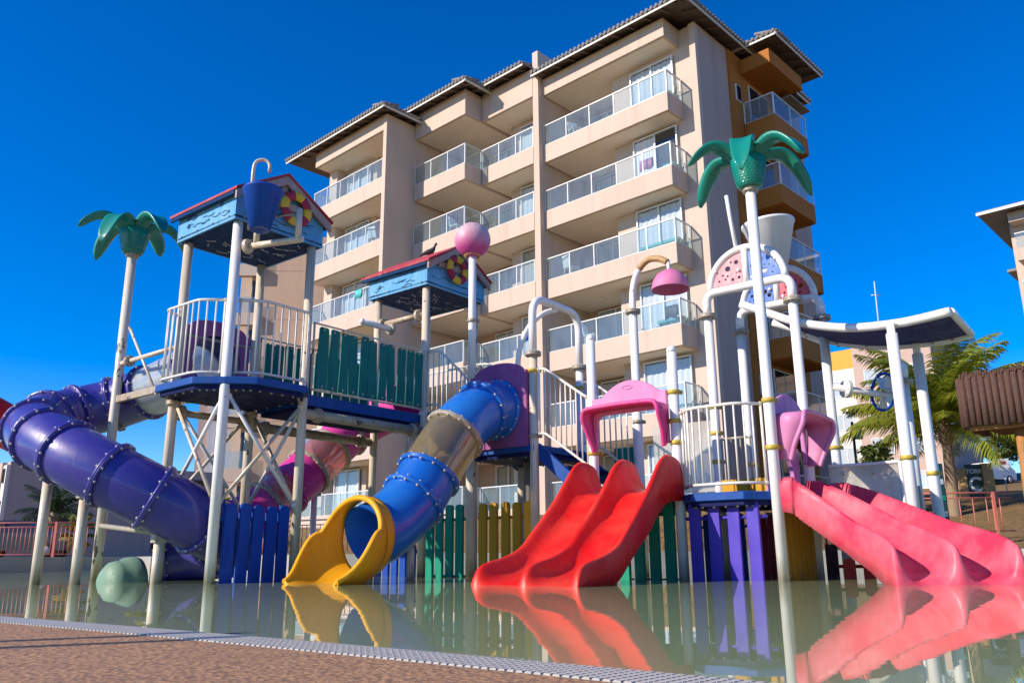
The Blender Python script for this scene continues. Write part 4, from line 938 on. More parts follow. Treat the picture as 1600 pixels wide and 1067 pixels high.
# ------------------------------------------------------------------ plastic palms
def palm(a, b, ztop, zb, label, mat, rot0):
    t = thing('plastic_palm', W(a, b), label, 'spray palm', 'plastic palm posts of the water playground')
    post(t, a, b, -.4, ztop, mat, .070 if a < 1 else .066)
    flange(t, a, b, ztop-.02, 'clamp_grey', .10)
    mb = MB(); mb.lathe([(.13, 0), (.155, .02), (.185, .14), (.215, .27), (.235, .38), (.15, .50), (.01, .54)], W(a, b, ztop), None, 24)
    k = mb.build('basket', 'palm_green', t)
    st = MB()
    for i in range(7):
        for j in range(24):
            r = .160+.05*(i/6); an = 2*PI*(j+.5*(i % 2))/24
            st.box(W(a, b, ztop+.05+i*.036)+Vector((r*math.cos(an), r*math.sin(an), 0)), Vector((math.cos(an), math.sin(an), 0))*.006, Vector((-math.sin(an), math.cos(an), 0))*.010, ZV*.012)
    st.build('weave', 'palm_green', k, kind='stuff')
    for i in range(6):
        an = rot0+2*PI*i/6+random.uniform(-.12, .12); d = Vector((math.cos(an), math.sin(an), 0)); sd = Vector((-d.y, d.x, 0)); dr = (1.15, .62, 1.0, .55, 1.2, .8)[i]; ln = random.uniform(.80, .92)
        rings = []; N = 12
        for s in range(N+1):
            u = s/N; x = .08+ln*(u-.12*u**3); z = .36+.30*math.sin(min(1, u*1.5)*PI*.5)-.62*dr*u**2.1
            c = W(a, b, ztop+z)+d*x; tx = Vector((d.x*(1-.36*u*u), d.y*(1-.36*u*u), (.45*math.cos(min(1, u*1.5)*PI*.5)-1.30*dr*u**1.1))).normalized(); nr = sd.cross(tx).normalized()
            w = .095+.052*math.sin(PI*u**.8); w *= math.sqrt(max(.02, 1-max(0, (u-.80)/.205)**2)); h = .042*(1-.3*u)+.012
            if s == N: h *= .4
            rings.append([c+sd*(w*math.cos(q))+nr*(h*math.sin(q)*(1.25 if math.sin(q) > 0 else .5)-.30*w*abs(math.cos(q))**2) for q in [2*PI*j/12 for j in range(12)]])
        lf = MB().ring_sweep(rings).build('palm_leaf', 'palm_green', t)
    return t
palm(0, 2.95, 5.02, 0, 'green plastic palm on a peeling white post at far left', 'post_palm', .5)
palm(A2, QB, 4.88, 0, 'green plastic palm on a tall white post in front of the dotted arches', 'post_white', .15)
# ------------------------------------------------------------------ ball on pole
def mat_ball():
    t, p, o = newmat('ball_faded'); g = t.nodes.new('ShaderNodeNewGeometry'); sx = t.nodes.new('ShaderNodeSeparateXYZ'); t.links.new(g.outputs['Position'], sx.inputs[0])
    mr = t.nodes.new('ShaderNodeMapRange'); mr.inputs[1].default_value = 5.15; mr.inputs[2].default_value = 5.60; t.links.new(sx.outputs[2], mr.inputs[0])
    n = noise(t, pos(t, (1, 1, .5)), 6, 6, .7); a = t.nodes.new('ShaderNodeMath'); a.operation = 'MULTIPLY_ADD'; a.inputs[1].default_value = .5; t.links.new(n, a.inputs[0]); t.links.new(mr.outputs[0], a.inputs[2])
    t.links.new(ramp(t, a.outputs[0], [(.3, (.56, .06, .27)), (1.0, (.58, .38, .42))]), p.inputs['Base Color']); p.inputs['Roughness'].default_value = .5; bump(t, p, n, .1, .01)
mat_ball(); plastic('dome_pink', (.64, .17, .36), fade=.45, fadec=(.68, .36, .46), rough=.4)
ball = thing('ball_pole', W(A2, FB), 'faded pink ball on a white pole right of the middle roof', 'spray ball')
post(ball, A2, FB, -.4, 2.95, 'post_old', .085); post(ball, A2, FB, 2.90, 5.10, 'post_white', .062)
for z, mt in ((2.9, 'clamp_yellow'), (3.98, 'clamp_grey')): clamp(ball, A2, FB, z, mt, .075 if z < 3 else .063)
mb = MB(); mb.sphere(W(A2, FB, 5.37), .30, 32, 20); mb.build('ball', 'ball_faded', ball)
bo = MB()
for k in range(14): bo.sphere(W(A2, FB, 5.10)+Vector((.12*math.cos(k*PI/7), .12*math.sin(k*PI/7), 0)), .022, 7, 5)
bo.build('collar_bolts', 'clamp_yellow', ball, kind='stuff')
nh = MB()
for rr_, zz in ((.16, .257), (.24, .185)):
    for k in range(14 if rr_ > .2 else 9): nh.sphere(W(A2, FB, 5.37+zz)+Vector((rr_*math.cos(k*PI*2/(14 if rr_ > .2 else 9)), rr_*math.sin(k*PI*2/(14 if rr_ > .2 else 9)), 0)), .007, 6, 4)
nh.build('spray_holes', 'hole_dark', ball, kind='stuff')
# ------------------------------------------------------------------ shower dome
sh = thing('dome_shower', W(A2+S, GB, 4), 'pink dome shower hanging from a rusty bent pipe', 'shower')
arc = crom([W(A2+S, GB, 3.98), W(A2+S, GB-.02, 4.35), W(A2+S, GB-.12, 4.62), W(A2+S, GB-.30, 4.77), W(A2+S, GB-.50, 4.75), W(A2+S, GB-.65, 4.66)], 6)
MB().tube(arc[:14], .052, 14).build('riser', 'post_white', sh); MB().tube(arc[13:], .050, 14).build('bend', 'shower_rust', sh)
flange(sh, A2+S, GB, 3.99, r=.12)
MB().tube([W(A2+S, GB-.65, 4.68), W(A2+S, GB-.67, 4.50)], .03, 10).build('drop', 'post_white', sh)
MB().lathe([(.02, .30), (.10, .29), (.19, .235), (.255, .14), (.29, .0), (.285, -.015), (.265, .0), (.23, .125), (.17, .21), (.09, .265), (.02, .275)], W(A2+S, GB-.67, 4.22), None, 36, False).build('dome', 'dome_pink', sh)
# ------------------------------------------------------------------ dotted arches
def dotted_arch(a, colL, colR, label, seed):
    rnd = random.Random(seed); t = thing('dotted_arch', W(a, -5.2, 3.7), label, 'spray arch', 'pipe arches with dotted panels')
    mid = (HB+QB)/2; hw = (HB-QB)/2; zb = 4.0; R = .56
    MB().tube(fillet([W(a, HB, 3.66), W(a, HB, zb), W(a, QB, zb), W(a, QB, 3.66)], .17, 7), .062, 14).build('cross_pipe', 'post_white', t)
    MB().tube([W(a, mid+R*math.cos(k*PI/24), zb+.02+R*math.sin(k*PI/24)) for k in range(25)], .050, 12).build('hoop', 'post_white', t)
    MB().tube([W(a, mid, zb), W(a, mid, zb+R+.02)], .050, 12).build('king_pipe', 'post_white', t)
    for b in (HB, QB): flange(t, a, b, 3.66, 'clamp_grey', .13)
    for side, mt in ((1, colL), (-1, colR)):
        r0 = R-.05; o = [(.055, .07), (r0-.005, .07)]+[(r0*math.cos(k*PI/24), .0+r0*math.sin(k*PI/24)) for k in range(2, 12)]+[(.055, r0)]
        hs_ = []; tries = 0
        while len(hs_) < 11 and tries < 400:
            tries += 1; r = rnd.choice([.012, .018, .025, .034, .042]); x = rnd.uniform(.1, .45); y = rnd.uniform(.11, .45)
            if math.hypot(x, y) < r0-r-.03 and x-r > .075 and y-r > .085 and all(math.hypot(x-h[0], y-h[1]) > r+h[2]+.015 for h in hs_): hs_.append((x, y, r))
        panel_holes(o, [circle(x, y, r, 12) for x, y, r in hs_], .02, lambda x, y, d: W(a-.01+d, mid+side*x, zb+y)).build('dotted_panel', mt, t)
    kb_ = MB()
    for x, y in ((.45, .30), (.25, .50), (-.45, .30), (-.25, .50), (-.1, .1), (.1, .25)): kb_.sphere(W(a-.03, mid+x, zb+y), .026, 8, 6)
    kb_.build('panel_knobs', 'post_white', t, kind='stuff')
    return t
dotted_arch(A2+S-.05, 'dot_pink', 'dot_blue', 'front white pipe arch with pink and blue dotted panels', 3)
dotted_arch(6.05, 'dot_blue', 'dot_red', 'rear white pipe arch with blue and red dotted panels', 5)
wb = thing('tipping_bucket', W(5.5, -5.45, 4.5), 'white tipping bucket above the dotted arches', 'bucket')
MB().lathe([(.002, .02), (.17, 0), (.20, 0), (.37, .60), (.385, .61), (.385, .645), (.355, .645), (.18, .04), (.002, .03)], W(5.45, -5.42, 4.42), (ZV+E2*.05-E1*.06), 36, False).build('bucket', 'bucket_white', wb)
sp = W(5.5, -5.55, 4.42)+(ZV*.30-E1*.26+E2*.02)
MB().prism([sp+(E2*math.cos(k*PI/5)*(.06 if k % 2 else .022)+ZV*math.sin(k*PI/5)*(.06 if k % 2 else .022))-E1*.03 for k in range(10)], -E1*.006).build('star_print', 'teal_trim', wb)
MB().tube([W(A2+S, -5.12, 4.55), W(6.05, -5.12, 4.62)], .03, 10).build('axle', 'post_white', wb)
MB().tube([W(A2+S-.03, -5.08, 4.55), W(A2+S-.03, -5.02, 5.10), W(A2+S-.03, -4.99, 5.45)], .03, 10).build('feed_pipe', 'post_white', wb)
# ------------------------------------------------------------------ curved canopy and its posts
cp = thing('wave_canopy', W(5.6, -6.6, 3.2), 'dark blue curved canopy sheet between white pipes at right', 'canopy')
nr_ = crom([W(5.03, b, z) for b, z in ((-5.03, 3.79), (-5.42, 3.58), (-5.76, 3.40), (-6.18, 3.25), (-6.59, 3.16), (-7.06, 3.13), (-7.36, 3.14), (-7.70, 3.17))], 5)
fr2 = crom([W(6.25, b, z) for b, z in ((-5.03, 3.78), (-5.43, 3.58), (-5.88, 3.34), (-6.30, 3.21), (-6.65, 3.14), (-7.16, 3.10), (-7.42, 3.10), (-7.70, 3.13))], 5)
MB().tube(nr_, .058, 14).build('near_pipe', 'post_white', cp); MB().tube(fr2, .058, 14).build('far_pipe', 'post_white', cp)
MB().tube([nr_[-1], fr2[-1]], .045, 12).build('end_pipe', 'post_white', cp)
rings = []
for p, q in zip(nr_[3:], fr2[3:]): rings.append([p+ZV*.012, q+ZV*.012, q-ZV*.012, p-ZV*.012])
MB().ring_sweep(rings, True, True, False).build('sheet', 'canopy_blue', cp)
0 and MB().hexa([nr_[-1]-E2*.07+ZV*.0, nr_[-1]-E2*.09, fr2[-1]-E2*.09, fr2[-1]-E2*.07, nr_[-1]-E2*.10+ZV*.10+E1*.2, nr_[-1]-E2*.12+ZV*.10+E1*.2, fr2[-1]-E2*.12+ZV*.16, fr2[-1]-E2*.10+ZV*.16]).build('end_plate', 'canopy_blue', cp)
bo = MB()
for i in range(6, len(fr2), 5): bo.sphere(fr2[i]-ZV*.055, .022, 7, 5); bo.sphere(fr2[i]-E1*.06-ZV*.02, .022, 7, 5)
bo.build('sheet_bolts', 'clamp_grey', cp, kind='stuff')
for a, b, z in ((A2+S-.02, -7.02, 2.98), (6.19, -7.02, 2.95)):
    post(cp, a, b, -.4, z, 'post_white', .07); MB().box(W(a, b, z+.06), E1*.028, E2*.045, ZV*.09).build('bracket', 'post_white', cp); clamp(cp, a, b, 1.42 if a < 6 else 1.32)
gp = thing('guard_panel', W(5.0, -6.4, 1), 'curved clear guard panel with white frame above the pink slide', 'guard panel')
cv = [W(5.06+.10*math.sin(k*PI/10), -6.02-.88*k/10) for k in range(11)]
MB().ring_sweep([[p+ZV*.35, p+ZV*1.38, p+ZV*1.38+E1*.01, p+ZV*.35+E1*.01] for p in cv]).build('clear_sheet', 'panel_clear', gp)
MB().tube([p+ZV*1.40 for p in cv], .022, 10).build('top_pipe', 'post_white', gp); MB().tube([cv[-1]-E1*.02+ZV*.2, cv[-1]-E1*.02+ZV*1.40], .022, 10).build('end_pipe', 'post_white', gp)
kb_ = MB()
for i, z in ((2, 1.3), (6, 1.3), (9, .75), (1, .75)): kb_.sphere(cv[i]-E1*.02+ZV*z, .03, 8, 6)
kb_.build('panel_knobs', 'bolt', gp, kind='stuff')
# spinning wheel on its post
wh = thing('water_wheel', W(6.9, -6.4, 2.6), 'pipe post with blue-rimmed water wheel behind the canopy posts', 'water wheel')
wa, wbb = 7.0, -6.60
post(wh, wa, wbb, -.4, 2.72, 'post_white', .085); flange(wh, wa, wbb, 2.74, r=.15)
MB().lathe([(.085, 0), (.095, .12), (.09, .22), (.05, .29), (.005, .30)], W(wa, wbb, 2.76), None, 18).build('cap', 'post_white', wh)
MB().tube([W(6.05, QB-.05, 2.62), W(wa, wbb, 2.50)], .048, 12).build('feed_pipe', 'post_white', wh)
dd = (W(wa, wbb, 2.5)-W(6.05, QB, 2.62)).normalized()
flange(wh, 0, 0, 0, 'post_white', .13, dd, W(6.05, QB-.05, 2.62)+dd*.22); flange(wh, 0, 0, 0, 'post_white', .13, dd, W(wa, wbb, 2.5)-dd*.16)
wc = W(wa, wbb, 2.55)-dd*.34; dd = Vector((.97, .22, -.05)).normalized(); x = dd.cross(ZV).normalized(); y = x.cross(dd)
MB().tube([wc+(x*math.cos(k*PI/12)+y*math.sin(k*PI/12))*.27 for k in range(25)], .022, 8).build('rim', 'plank_blue', wh)
for k in range(6):
    e = x*math.cos(k*PI/3+.3)+y*math.sin(k*PI/3+.3); f_ = dd.cross(e)
    MB().hexa([wc+e*.06-dd*.01, wc+e*.06+dd*.12, wc+e*.24+f_*.08+dd*.14, wc+e*.24+f_*.08-dd*.02, wc+e*.06-dd*.01+f_*.02, wc+e*.06+dd*.12+f_*.02, wc+e*.24+f_*.11+dd*.14, wc+e*.24+f_*.11-dd*.02]).build('paddle', 'bucket_white', wh)
# ------------------------------------------------------------------ pigeon on the middle roof ridge
pg = thing('pigeon', W(4.32, .18, 5.66), 'dark pigeon perched on the ridge of the middle roof', 'bird')
o0 = W(4.32, .55, 5.645); f_ = (E1*.85-E2*.5).normalized(); sd = Vector((-f_.y, f_.x, 0))
body = [(-.20, -.015, .006, .022), (-.13, .025, .014, .030), (-.08, .055, .034, .040), (-.02, .085, .052, .055), (.04, .115, .056, .055), (.075, .16, .040, .040), (.09, .205, .026, .027), (.10, .235, .027, .028), (.115, .262, .025, .025), (.128, .280, .012, .012)]
rings = []
for x_, z_, w_, h_ in body: rings.append([o0+f_*(x_)+ZV*z_+sd*(w_*math.cos(q))+(ZV*.8-f_*.5).normalized()*(h_*math.sin(q)) for q in [2*PI*j/12 for j in range(12)]])
pb_ = MB().ring_sweep(rings).build('body', 'feather', pg)
MB().tube([o0+f_*.12+ZV*.258, o0+f_*.155+ZV*.246], [.008, .002], 6).build('beak', 'pole_dark', pg)
for s in (-1, 1): MB().tube([o0+f_*.01+sd*.022*s+ZV*.05, o0+f_*.02+sd*.022*s+ZV*.0], .006, 6).build('leg', 'shower_rust', pg)
# ------------------------------------------------------------------ other buildings of the resort
def frame_at(o, ang):
    c, s = math.cos(ang), math.sin(ang); X = Vector((c, s, 0)); Y = Vector((-s, c, 0)); o = Vector(o)
    return lambda x, y, z: Vector((o.x, o.y, 0))+X*x+Y*y+ZV*z
def fwin(par, fr, x0, x1, z0, z1, glassm='window_glass', curt='curtain_white', mull=True, out=-.05):
    mb = MB(); t = .06
    mb.gbox(fr, x0, x1, out, .05, z0, z0+t); mb.gbox(fr, x0, x1, out, .05, z1-t, z1); mb.gbox(fr, x0, x0+t, out, .05, z0+t, z1-t); mb.gbox(fr, x1-t, x1, out, .05, z0+t, z1-t)
    if mull: mb.gbox(fr, (x0+x1)/2-.03, (x0+x1)/2+.03, out, .05, z0+t, z1-t)
    w = mb.build('window', 'pole_dark' if glassm == 'car_glass' else 'frame_alu', par)
    g = MB(); g.gbox(fr, x0+t, x1-t, -.042, -.036, z0+t, z1-t); g.build('pane', glassm, w)
    if curt:
        c = MB(); c.gbox(fr, x0+t, x1-t, -.022, -.012, z0+t, z1-t); c.build('blind', curt, w)
    return w
def slab(par, fr, name, mat, *bx):
    mb = MB(); mb.gbox(fr, *bx); return mb.build(name, mat, par)
# rear wing close behind the hotel, seen under the left roof
f = frame_at((-14.9, 45), math.radians(2)); rw = thing('wing_building', f(3, 0, 0), 'plain tan rear wing seen between the left tower posts', 'building')
slab(rw, f, 'wall', 'wall_tan', 0, 9, 0, 8, 0, 18.4); slab(rw, f, 'balcony_bay', 'wall_cream', -.8, .0, .6, 6, 0, 18.2)
for k in range(6):
    z = 16.6-2.91*k; sl_ = slab(rw, f, 'balcony', 'wall_cream', -.9, .55, -.35, -.003, z-.7, z); slab(rw, f, 'glass_panel', 'rail_glass', -.86, .5, -.33, -.31, z+.02, z+.95); fwin(rw, f, .05, .5, z+.1, z+2, 'car_glass', None, False)
    slab(rw, f, 'joint_line', 'wall_mauve', .56, 9.0, -.012, -.002, z-.3, z-.27)
# mid distant block with ochre corner
f = frame_at((-33.4, 90), math.radians(14)); fm = thing('distant_block', f(4, 0, 0), 'distant white and rose apartment block with ochre top seen through the left braces', 'building')
slab(fm, f, 'wall', 'wall_white', 0, 5.2, 0, 9, 0, 20.4); slab(fm, f, 'ochre_band', 'wall_ochre', 0, 5.2, 0.0, 9, 20.402, 22.6); slab(fm, f, 'rose_wall', 'wall_rose', 5.2, 13, -.6, 9, 0, 23.2)
slab(fm, f, 'left_wall', 'wall_rose', -1.2, -.003, .8, 9, 0, 21.5)
for k in range(7):
    z = 18.0-2.75*k; fwin(fm, f, .7, 1.7, z, z+1.3, 'window_glass', 'curtain_white', False); fwin(fm, f, 2.6, 3.5, z-.5, z+1.5, 'car_glass', None, False); fwin(fm, f, 3.8, 4.7, z-.5, z+1.5, 'car_glass', None, False)
    slab(fm, f, 'balcony', 'wall_rose', 2.4, 5.0, -.5, -.062, z-.75, z-.55); slab(fm, f, 'balcony_rail', 'rail_glass', 2.45, 4.95, -.48, -.45, z-.55, z+.3)
    f2 = lambda x, y, zz: f(x, y-.6, zz); fwin(fm, f2, 6.4, 7.8, z, z+1.3)
# low block at far left
f = frame_at((-42.4, 70), math.radians(40)); fl = thing('distant_block', f(8, 0, 0), 'low grey block far left behind the red fence', 'building')
slab(fl, f, 'wall', 'wall_mauve', 0, 30, 0, 12, 0, 8.4)
for k in range(3):
    for j in range(9): fwin(fl, f, 12+j*3.2, 13.2+j*3.2, .9+2.7*k, 2.2+2.7*k, 'car_glass', None, False)
f3 = frame_at((-42.4, 70), math.radians(130))
for j, mt in enumerate(('wall_white', 'wall_rose', 'wall_white', 'wall_rose')): slab(fl, f3, 'strip_wall', mt, .1+j*1.6, 1.65+j*1.6, .0, .25+.1*(j % 2), 0, 8.1+.3*(j % 2))
for k in range(3):
    for j in (0, 2):
        g = lambda x, y, z: f3(x, y+.30, z); fwin(fl, g, .5+j*1.6, 1.1+j*1.6, 1.2+2.7*k, 2.4+2.7*k, 'car_glass', None, False)
# block beyond the coconut palm
f = frame_at((32, 61.5), BA+PI/2); fr_ = thing('distant_block', f(8, 0, 0), 'white and rose block with ochre corner behind the coconut palm', 'building')
# facade runs left and away: x along BV, depth along -BU reversed, so outward is +y
g = lambda x, y, z: f(x, -y, z)
slab(fr_, g, 'rose_wall', 'wall_rose', 0, 5.9, 0, 10, 1.0, 16.9); slab(fr_, g, 'wall', 'wall_white', 5.9, 13.0, .5, 10, 1.0, 15.0); slab(fr_, g, 'ochre_band', 'wall_ochre', 5.9, 13.0, .5, 10, 15.002, 16.6); slab(fr_, g, 'rose_wall', 'wall_rose', 13.0, 15.2, .2, 10, 1, 16.7)
slab(fr_, g, 'end_wall', 'wall_mauve', -.08, -.003, 0, 10, 1, 16.5)
for k in range(5):
    z = 13.3-2.75*k
    for x0 in (.6, 3.4): fwin(fr_, g, x0, x0+1.7, z-.1, z+1.25)
    g2 = lambda x, y, z_: g(x, y+.5, z_); fwin(fr_, g2, 6.5, 8.1, z-.6, z+.75); fwin(fr_, g2, 9.2, 10.8, z-.6, z+.75)
    g3 = lambda x, y, z_: g(x, y+.2, z_); fwin(fr_, g3, 13.6, 14.6, z-.1, z+1.25)
an = thing('radio_mast', Vector((30.4, 66, 16.5)), 'thin radio mast on the roof behind the canopy', 'antenna')
MB().tube([(30.4, 66, 16.2), (30.5, 66, 22.4)], .05, 6).build('mast', 'antenna', an); MB().tube([(30.1, 66, 21.2), (30.9, 66, 21.2)], .04, 6).build('crossbar', 'antenna', an); MB().tube([(30.45, 66, 19), (29.8, 66, 16.4)], .02, 5).build('guy_wire', 'antenna', an)
# neighbouring hotel at the right edge
o = Vector((29.0, 45.2, 0)); gR = lambda x, y, z: o-BV*x+BU*y+ZV*z
nb = thing('hotel_building', gR(3, 0, 1), 'cream hotel block cut off by the right edge of the view', 'building')
slab(nb, gR, 'wall', 'wall_cream', 0, 12, .9, 10, 1, 19.2)
for k in range(6):
    z = 17.2-2.91*k; sl_ = slab(nb, gR, 'balcony', 'wall_cream', .35, 9, -.2, .897, z-.7, z); slab(nb, gR, 'glass_panel', 'rail_glass', .4, 2.2, -.17, -.15, z+.03, z+.92); slab(nb, gR, 'glass_panel', 'rail_glass', 2.24, 4.2, -.17, -.15, z+.03, z+.92); slab(nb, gR, 'top_rail', 'frame_alu', .38, 9, -.19, -.13, z+.92, z+.97)
    gw = lambda x, y, zz: gR(x, y+.9, zz); fwin(nb, gw, 1.1, 2.9, z+.05, z+2.1)
slab(nb, gR, 'crown_beam', 'wall_cream', .2, 9, -.2, .897, 18.9, 19.5)
mb = MB(); mb.hexa([gR(-1.2, -1.0, 19.55), gR(12, -1.0, 19.55), gR(12, 10, 19.55), gR(-1.2, 10, 19.55), gR(-1.2, -1.0, 19.68), gR(12, -1.0, 19.68), gR(9, 4.5, 21.2), gR(3, 4.5, 21.2)]); mb.build('roof', 'roof_tile', nb)
slab(nb, gR, 'fascia', 'fascia', -1.22, 12, -1.05, -1.003, 19.45, 19.62); slab(nb, gR, 'lower_eave', 'roof_tile', -.9, -.003, 3, 9, 16.9, 17.05)
# ------------------------------------------------------------------ log-clad kiosk at right
o2 = Vector((10.46, 19.0, 0)); gk = lambda x, y, z: o2-BV*x+BU*y+ZV*z
ki = thing('log_kiosk', gk(1.1, .3, .36), 'kiosk roof clad in dark vertical logs on a timber post at right', 'kiosk')
lm = MB().tube([(0, 0, -.58), (0, 0, .0), (0, 0, .58)], .073, 10).mesh(name='log'); lm.materials.append(M['log_brown'])
for i in range(22): inst('log', lm, ki, gk(.07+i*.135, random.uniform(-.01, .01), 3.67+random.uniform(-.035, .035)), (random.uniform(-.01, .01), random.uniform(-.01, .01), random.uniform(0, 6)))
for i in range(14): inst('log', lm, ki, gk(-.03, .12+i*.135, 3.66+random.uniform(-.03, .03)), (0, 0, random.uniform(0, 6)))
slab(ki, gk, 'roof_deck', 'log_brown', .06, 3.0, .09, 3.0, 3.2, 3.3); slab(ki, gk, 'thatch', 'log_brown', .06, 3, .09, 3, 4.0, 4.33); slab(ki, gk, 'edge_beam', 'log_gold', .06, 3.0, .10, .28, 3.02, 3.19)
tp = [gk(.06+.05*k, -.05+random.uniform(0, .05), 4.25+random.uniform(.0, .08)) for k in range(58)]
th_ = MB()
for p in tp: th_.box(p, -BV*.02, BU*.05, ZV*.05)
th_.build('ragged_thatch', 'log_brown', ki, kind='stuff')
MB().tube([gk(.98, .45, .0), gk(1.0, .42, 1.5), gk(1.02, .45, 3.05)], [.13, .125, .12], 14).build('timber_post', 'log_gold', ki)
MB().tube([gk(2.8, .5, .0), gk(2.8, .45, 3.05)], .12, 12).build('timber_post', 'log_gold', ki)
for k in range(4): MB().tube([gk(1.15, .2, 1.05-.22*k), gk(2.9, .2, 1.05-.22*k)], .05, 10).build('rail_log', 'log_gold', ki)
# ------------------------------------------------------------------ metal fences
def bar_fence(p, q, z, h, label, mat, step=.14, seg=2.4, r=.012):
    P, Q = Vector(p+(0,)), Vector(q+(0,)); d = Q-P; dr = d.normalized(); t = thing('metal_fence', P.lerp(Q, .5)+ZV*z, label, 'fence')
    for zz in (z+h, z+h-.13, z+.12): MB().tube([P+ZV*zz, Q+ZV*zz], .024 if zz == z+h else .018, 6).build('rail', mat, t)
    key = ('f', h, mat); me = MB().cyl((0, 0, .12), (0, 0, h-.13), r, 6).mesh(name='bar'); me.materials.append(M[mat]); n = int(d.length/step)
    for i in range(n): inst('bar', me, t, P+dr*(step*(i+.5))+ZV*z)
    for i in range(int(d.length/seg)+1): MB().box(P+dr*min(d.length, seg*i)+ZV*(z+h/2), dr*.035, Vector((-dr.y, dr.x, 0))*.035, ZV*(h/2+.02)).build('fence_post', mat, t)
bar_fence((-19, 26.5), (-13.0, 26.2), .34, 1.08, 'red bar fence at far left behind the tube supports', 'fence_red')
bar_fence((-12.0, 28.6), (-7.4, 27.4), .34, 1.05, 'red bar fence seen under the purple tube', 'fence_red')
bar_fence((10.2, 22.2), (13.05, 22.0), .72, 1.10, 'red bar fence below the tower sign', 'fence_red', .34)
bar_fence((-7.2, 24.6), (-1.5, 21.2), .34, .98, 'dark bar fence on the dry bank behind the yellow mouth', 'fence_dark', .17)
# ------------------------------------------------------------------ lamp posts and signs
lp_ = thing('lamp_post', Vector((-12.4, 25.2, .34)), 'thin white post standing behind the purple slide', 'post'); MB().tube([(-12.4, 25.2, .3), (-12.4, 25.2, 4.2)], .055, 10).build('pole', 'post_white', lp_)
lp_ = thing('lamp_post', Vector((16.55, 40, 2.6)), 'dark post with a small box left of the coconut palm', 'post'); MB().tube([(16.55, 40, 2.4), (16.55, 40, 6.5)], .07, 8).build('pole', 'pole_dark', lp_); MB().box((16.78, 39.95, 6.0), (.16, 0, 0), (0, .08, 0), (0, 0, .35)).build('meter_box', 'sign_gold', lp_)
def text(par, s, size, loc, rz, mat, name='lettering', ext=.006):
    cu = bpy.data.curves.new('txt', 'FONT'); cu.body = s; cu.size = size; cu.extrude = ext; cu.align_x = 'CENTER'; cu.offset = size*.022
    ob = bpy.data.objects.new('txt', cu); COL.objects.link(ob); dg = bpy.context.evaluated_depsgraph_get(); me = bpy.data.meshes.new_from_object(ob.evaluated_get(dg)); bpy.data.objects.remove(ob)
    me.materials.clear(); me.materials.append(M[mat]); o_ = inst(name, me, par, loc, (PI/2, 0, rz)); return o_
sg = thing('tower_sign', Vector((16.6, 30, 2.1)), 'dark sign reading TORRE C between two wooden posts', 'sign')
gz_ = frame_at((16.02, 30), math.radians(-8)); gz = lambda x, y, z: gz_(x*.882, y*.882, (z-.3)*.882+.3)
slab(sg, gz, 'board', 'sign_dark', .28, 1.02, 0, .10, 2.40, 3.78); slab(sg, gz, 'wood_post', 'sign_gold', 0, .27, -.12, .16, 2.3, 3.62); slab(sg, gz, 'wood_post', 'sign_gold', .90, 1.30, -.14, .16, 2.3, 3.80)
text(sg, 'TORRE', .207, gz(.66, -.012, 3.42), math.radians(-8), 'letter_white'); text(sg, 'C', .69, gz(.62, -.012, 2.72), math.radians(-8), 'letter_white')
ss = thing('small_sign', Vector((18.4, 31.2, 2.2)), 'small white notice on a thin pole beside the tower sign', 'sign')
MB().tube([(18.4, 31.2, 2.0), (18.4, 31.2, 3.6)], .022, 6).build('pole', 'antenna', ss); MB().box((18.4, 31.16, 3.47), (.2, 0, 0), (0, .015, 0), (0, 0, .23)).build('plate', 'letter_white', ss); MB().box((18.37, 31.14, 3.55), (.1, 0, 0), (0, .004, 0), (0, 0, .055)).build('printed_mark', 'ring_red', ss)
ib = thing('information_board', W(6.9, -7.4, 1), 'dark information board partly hidden by the canopy posts', 'sign')
MB().box(W(6.75, -6.93, 1.05), (E1*.0+Vector((.10, 0, 0))), Vector((0, .02, 0)), ZV*.45).build('board', 'sign_dark', ib)
for i in range(3): MB().box(W(6.75, -6.93, 1.25-.22*i)-Vector((0, .025, 0)), Vector((.08, 0, 0)), Vector((0, .004, 0)), ZV*.035).build('printed_band', 'plank_green' if i == 1 else 'antenna', ib)
MB().tube([W(6.75, -6.93, -.3), W(6.75, -6.93, .6)], .03, 8).build('pole', 'antenna', ib)
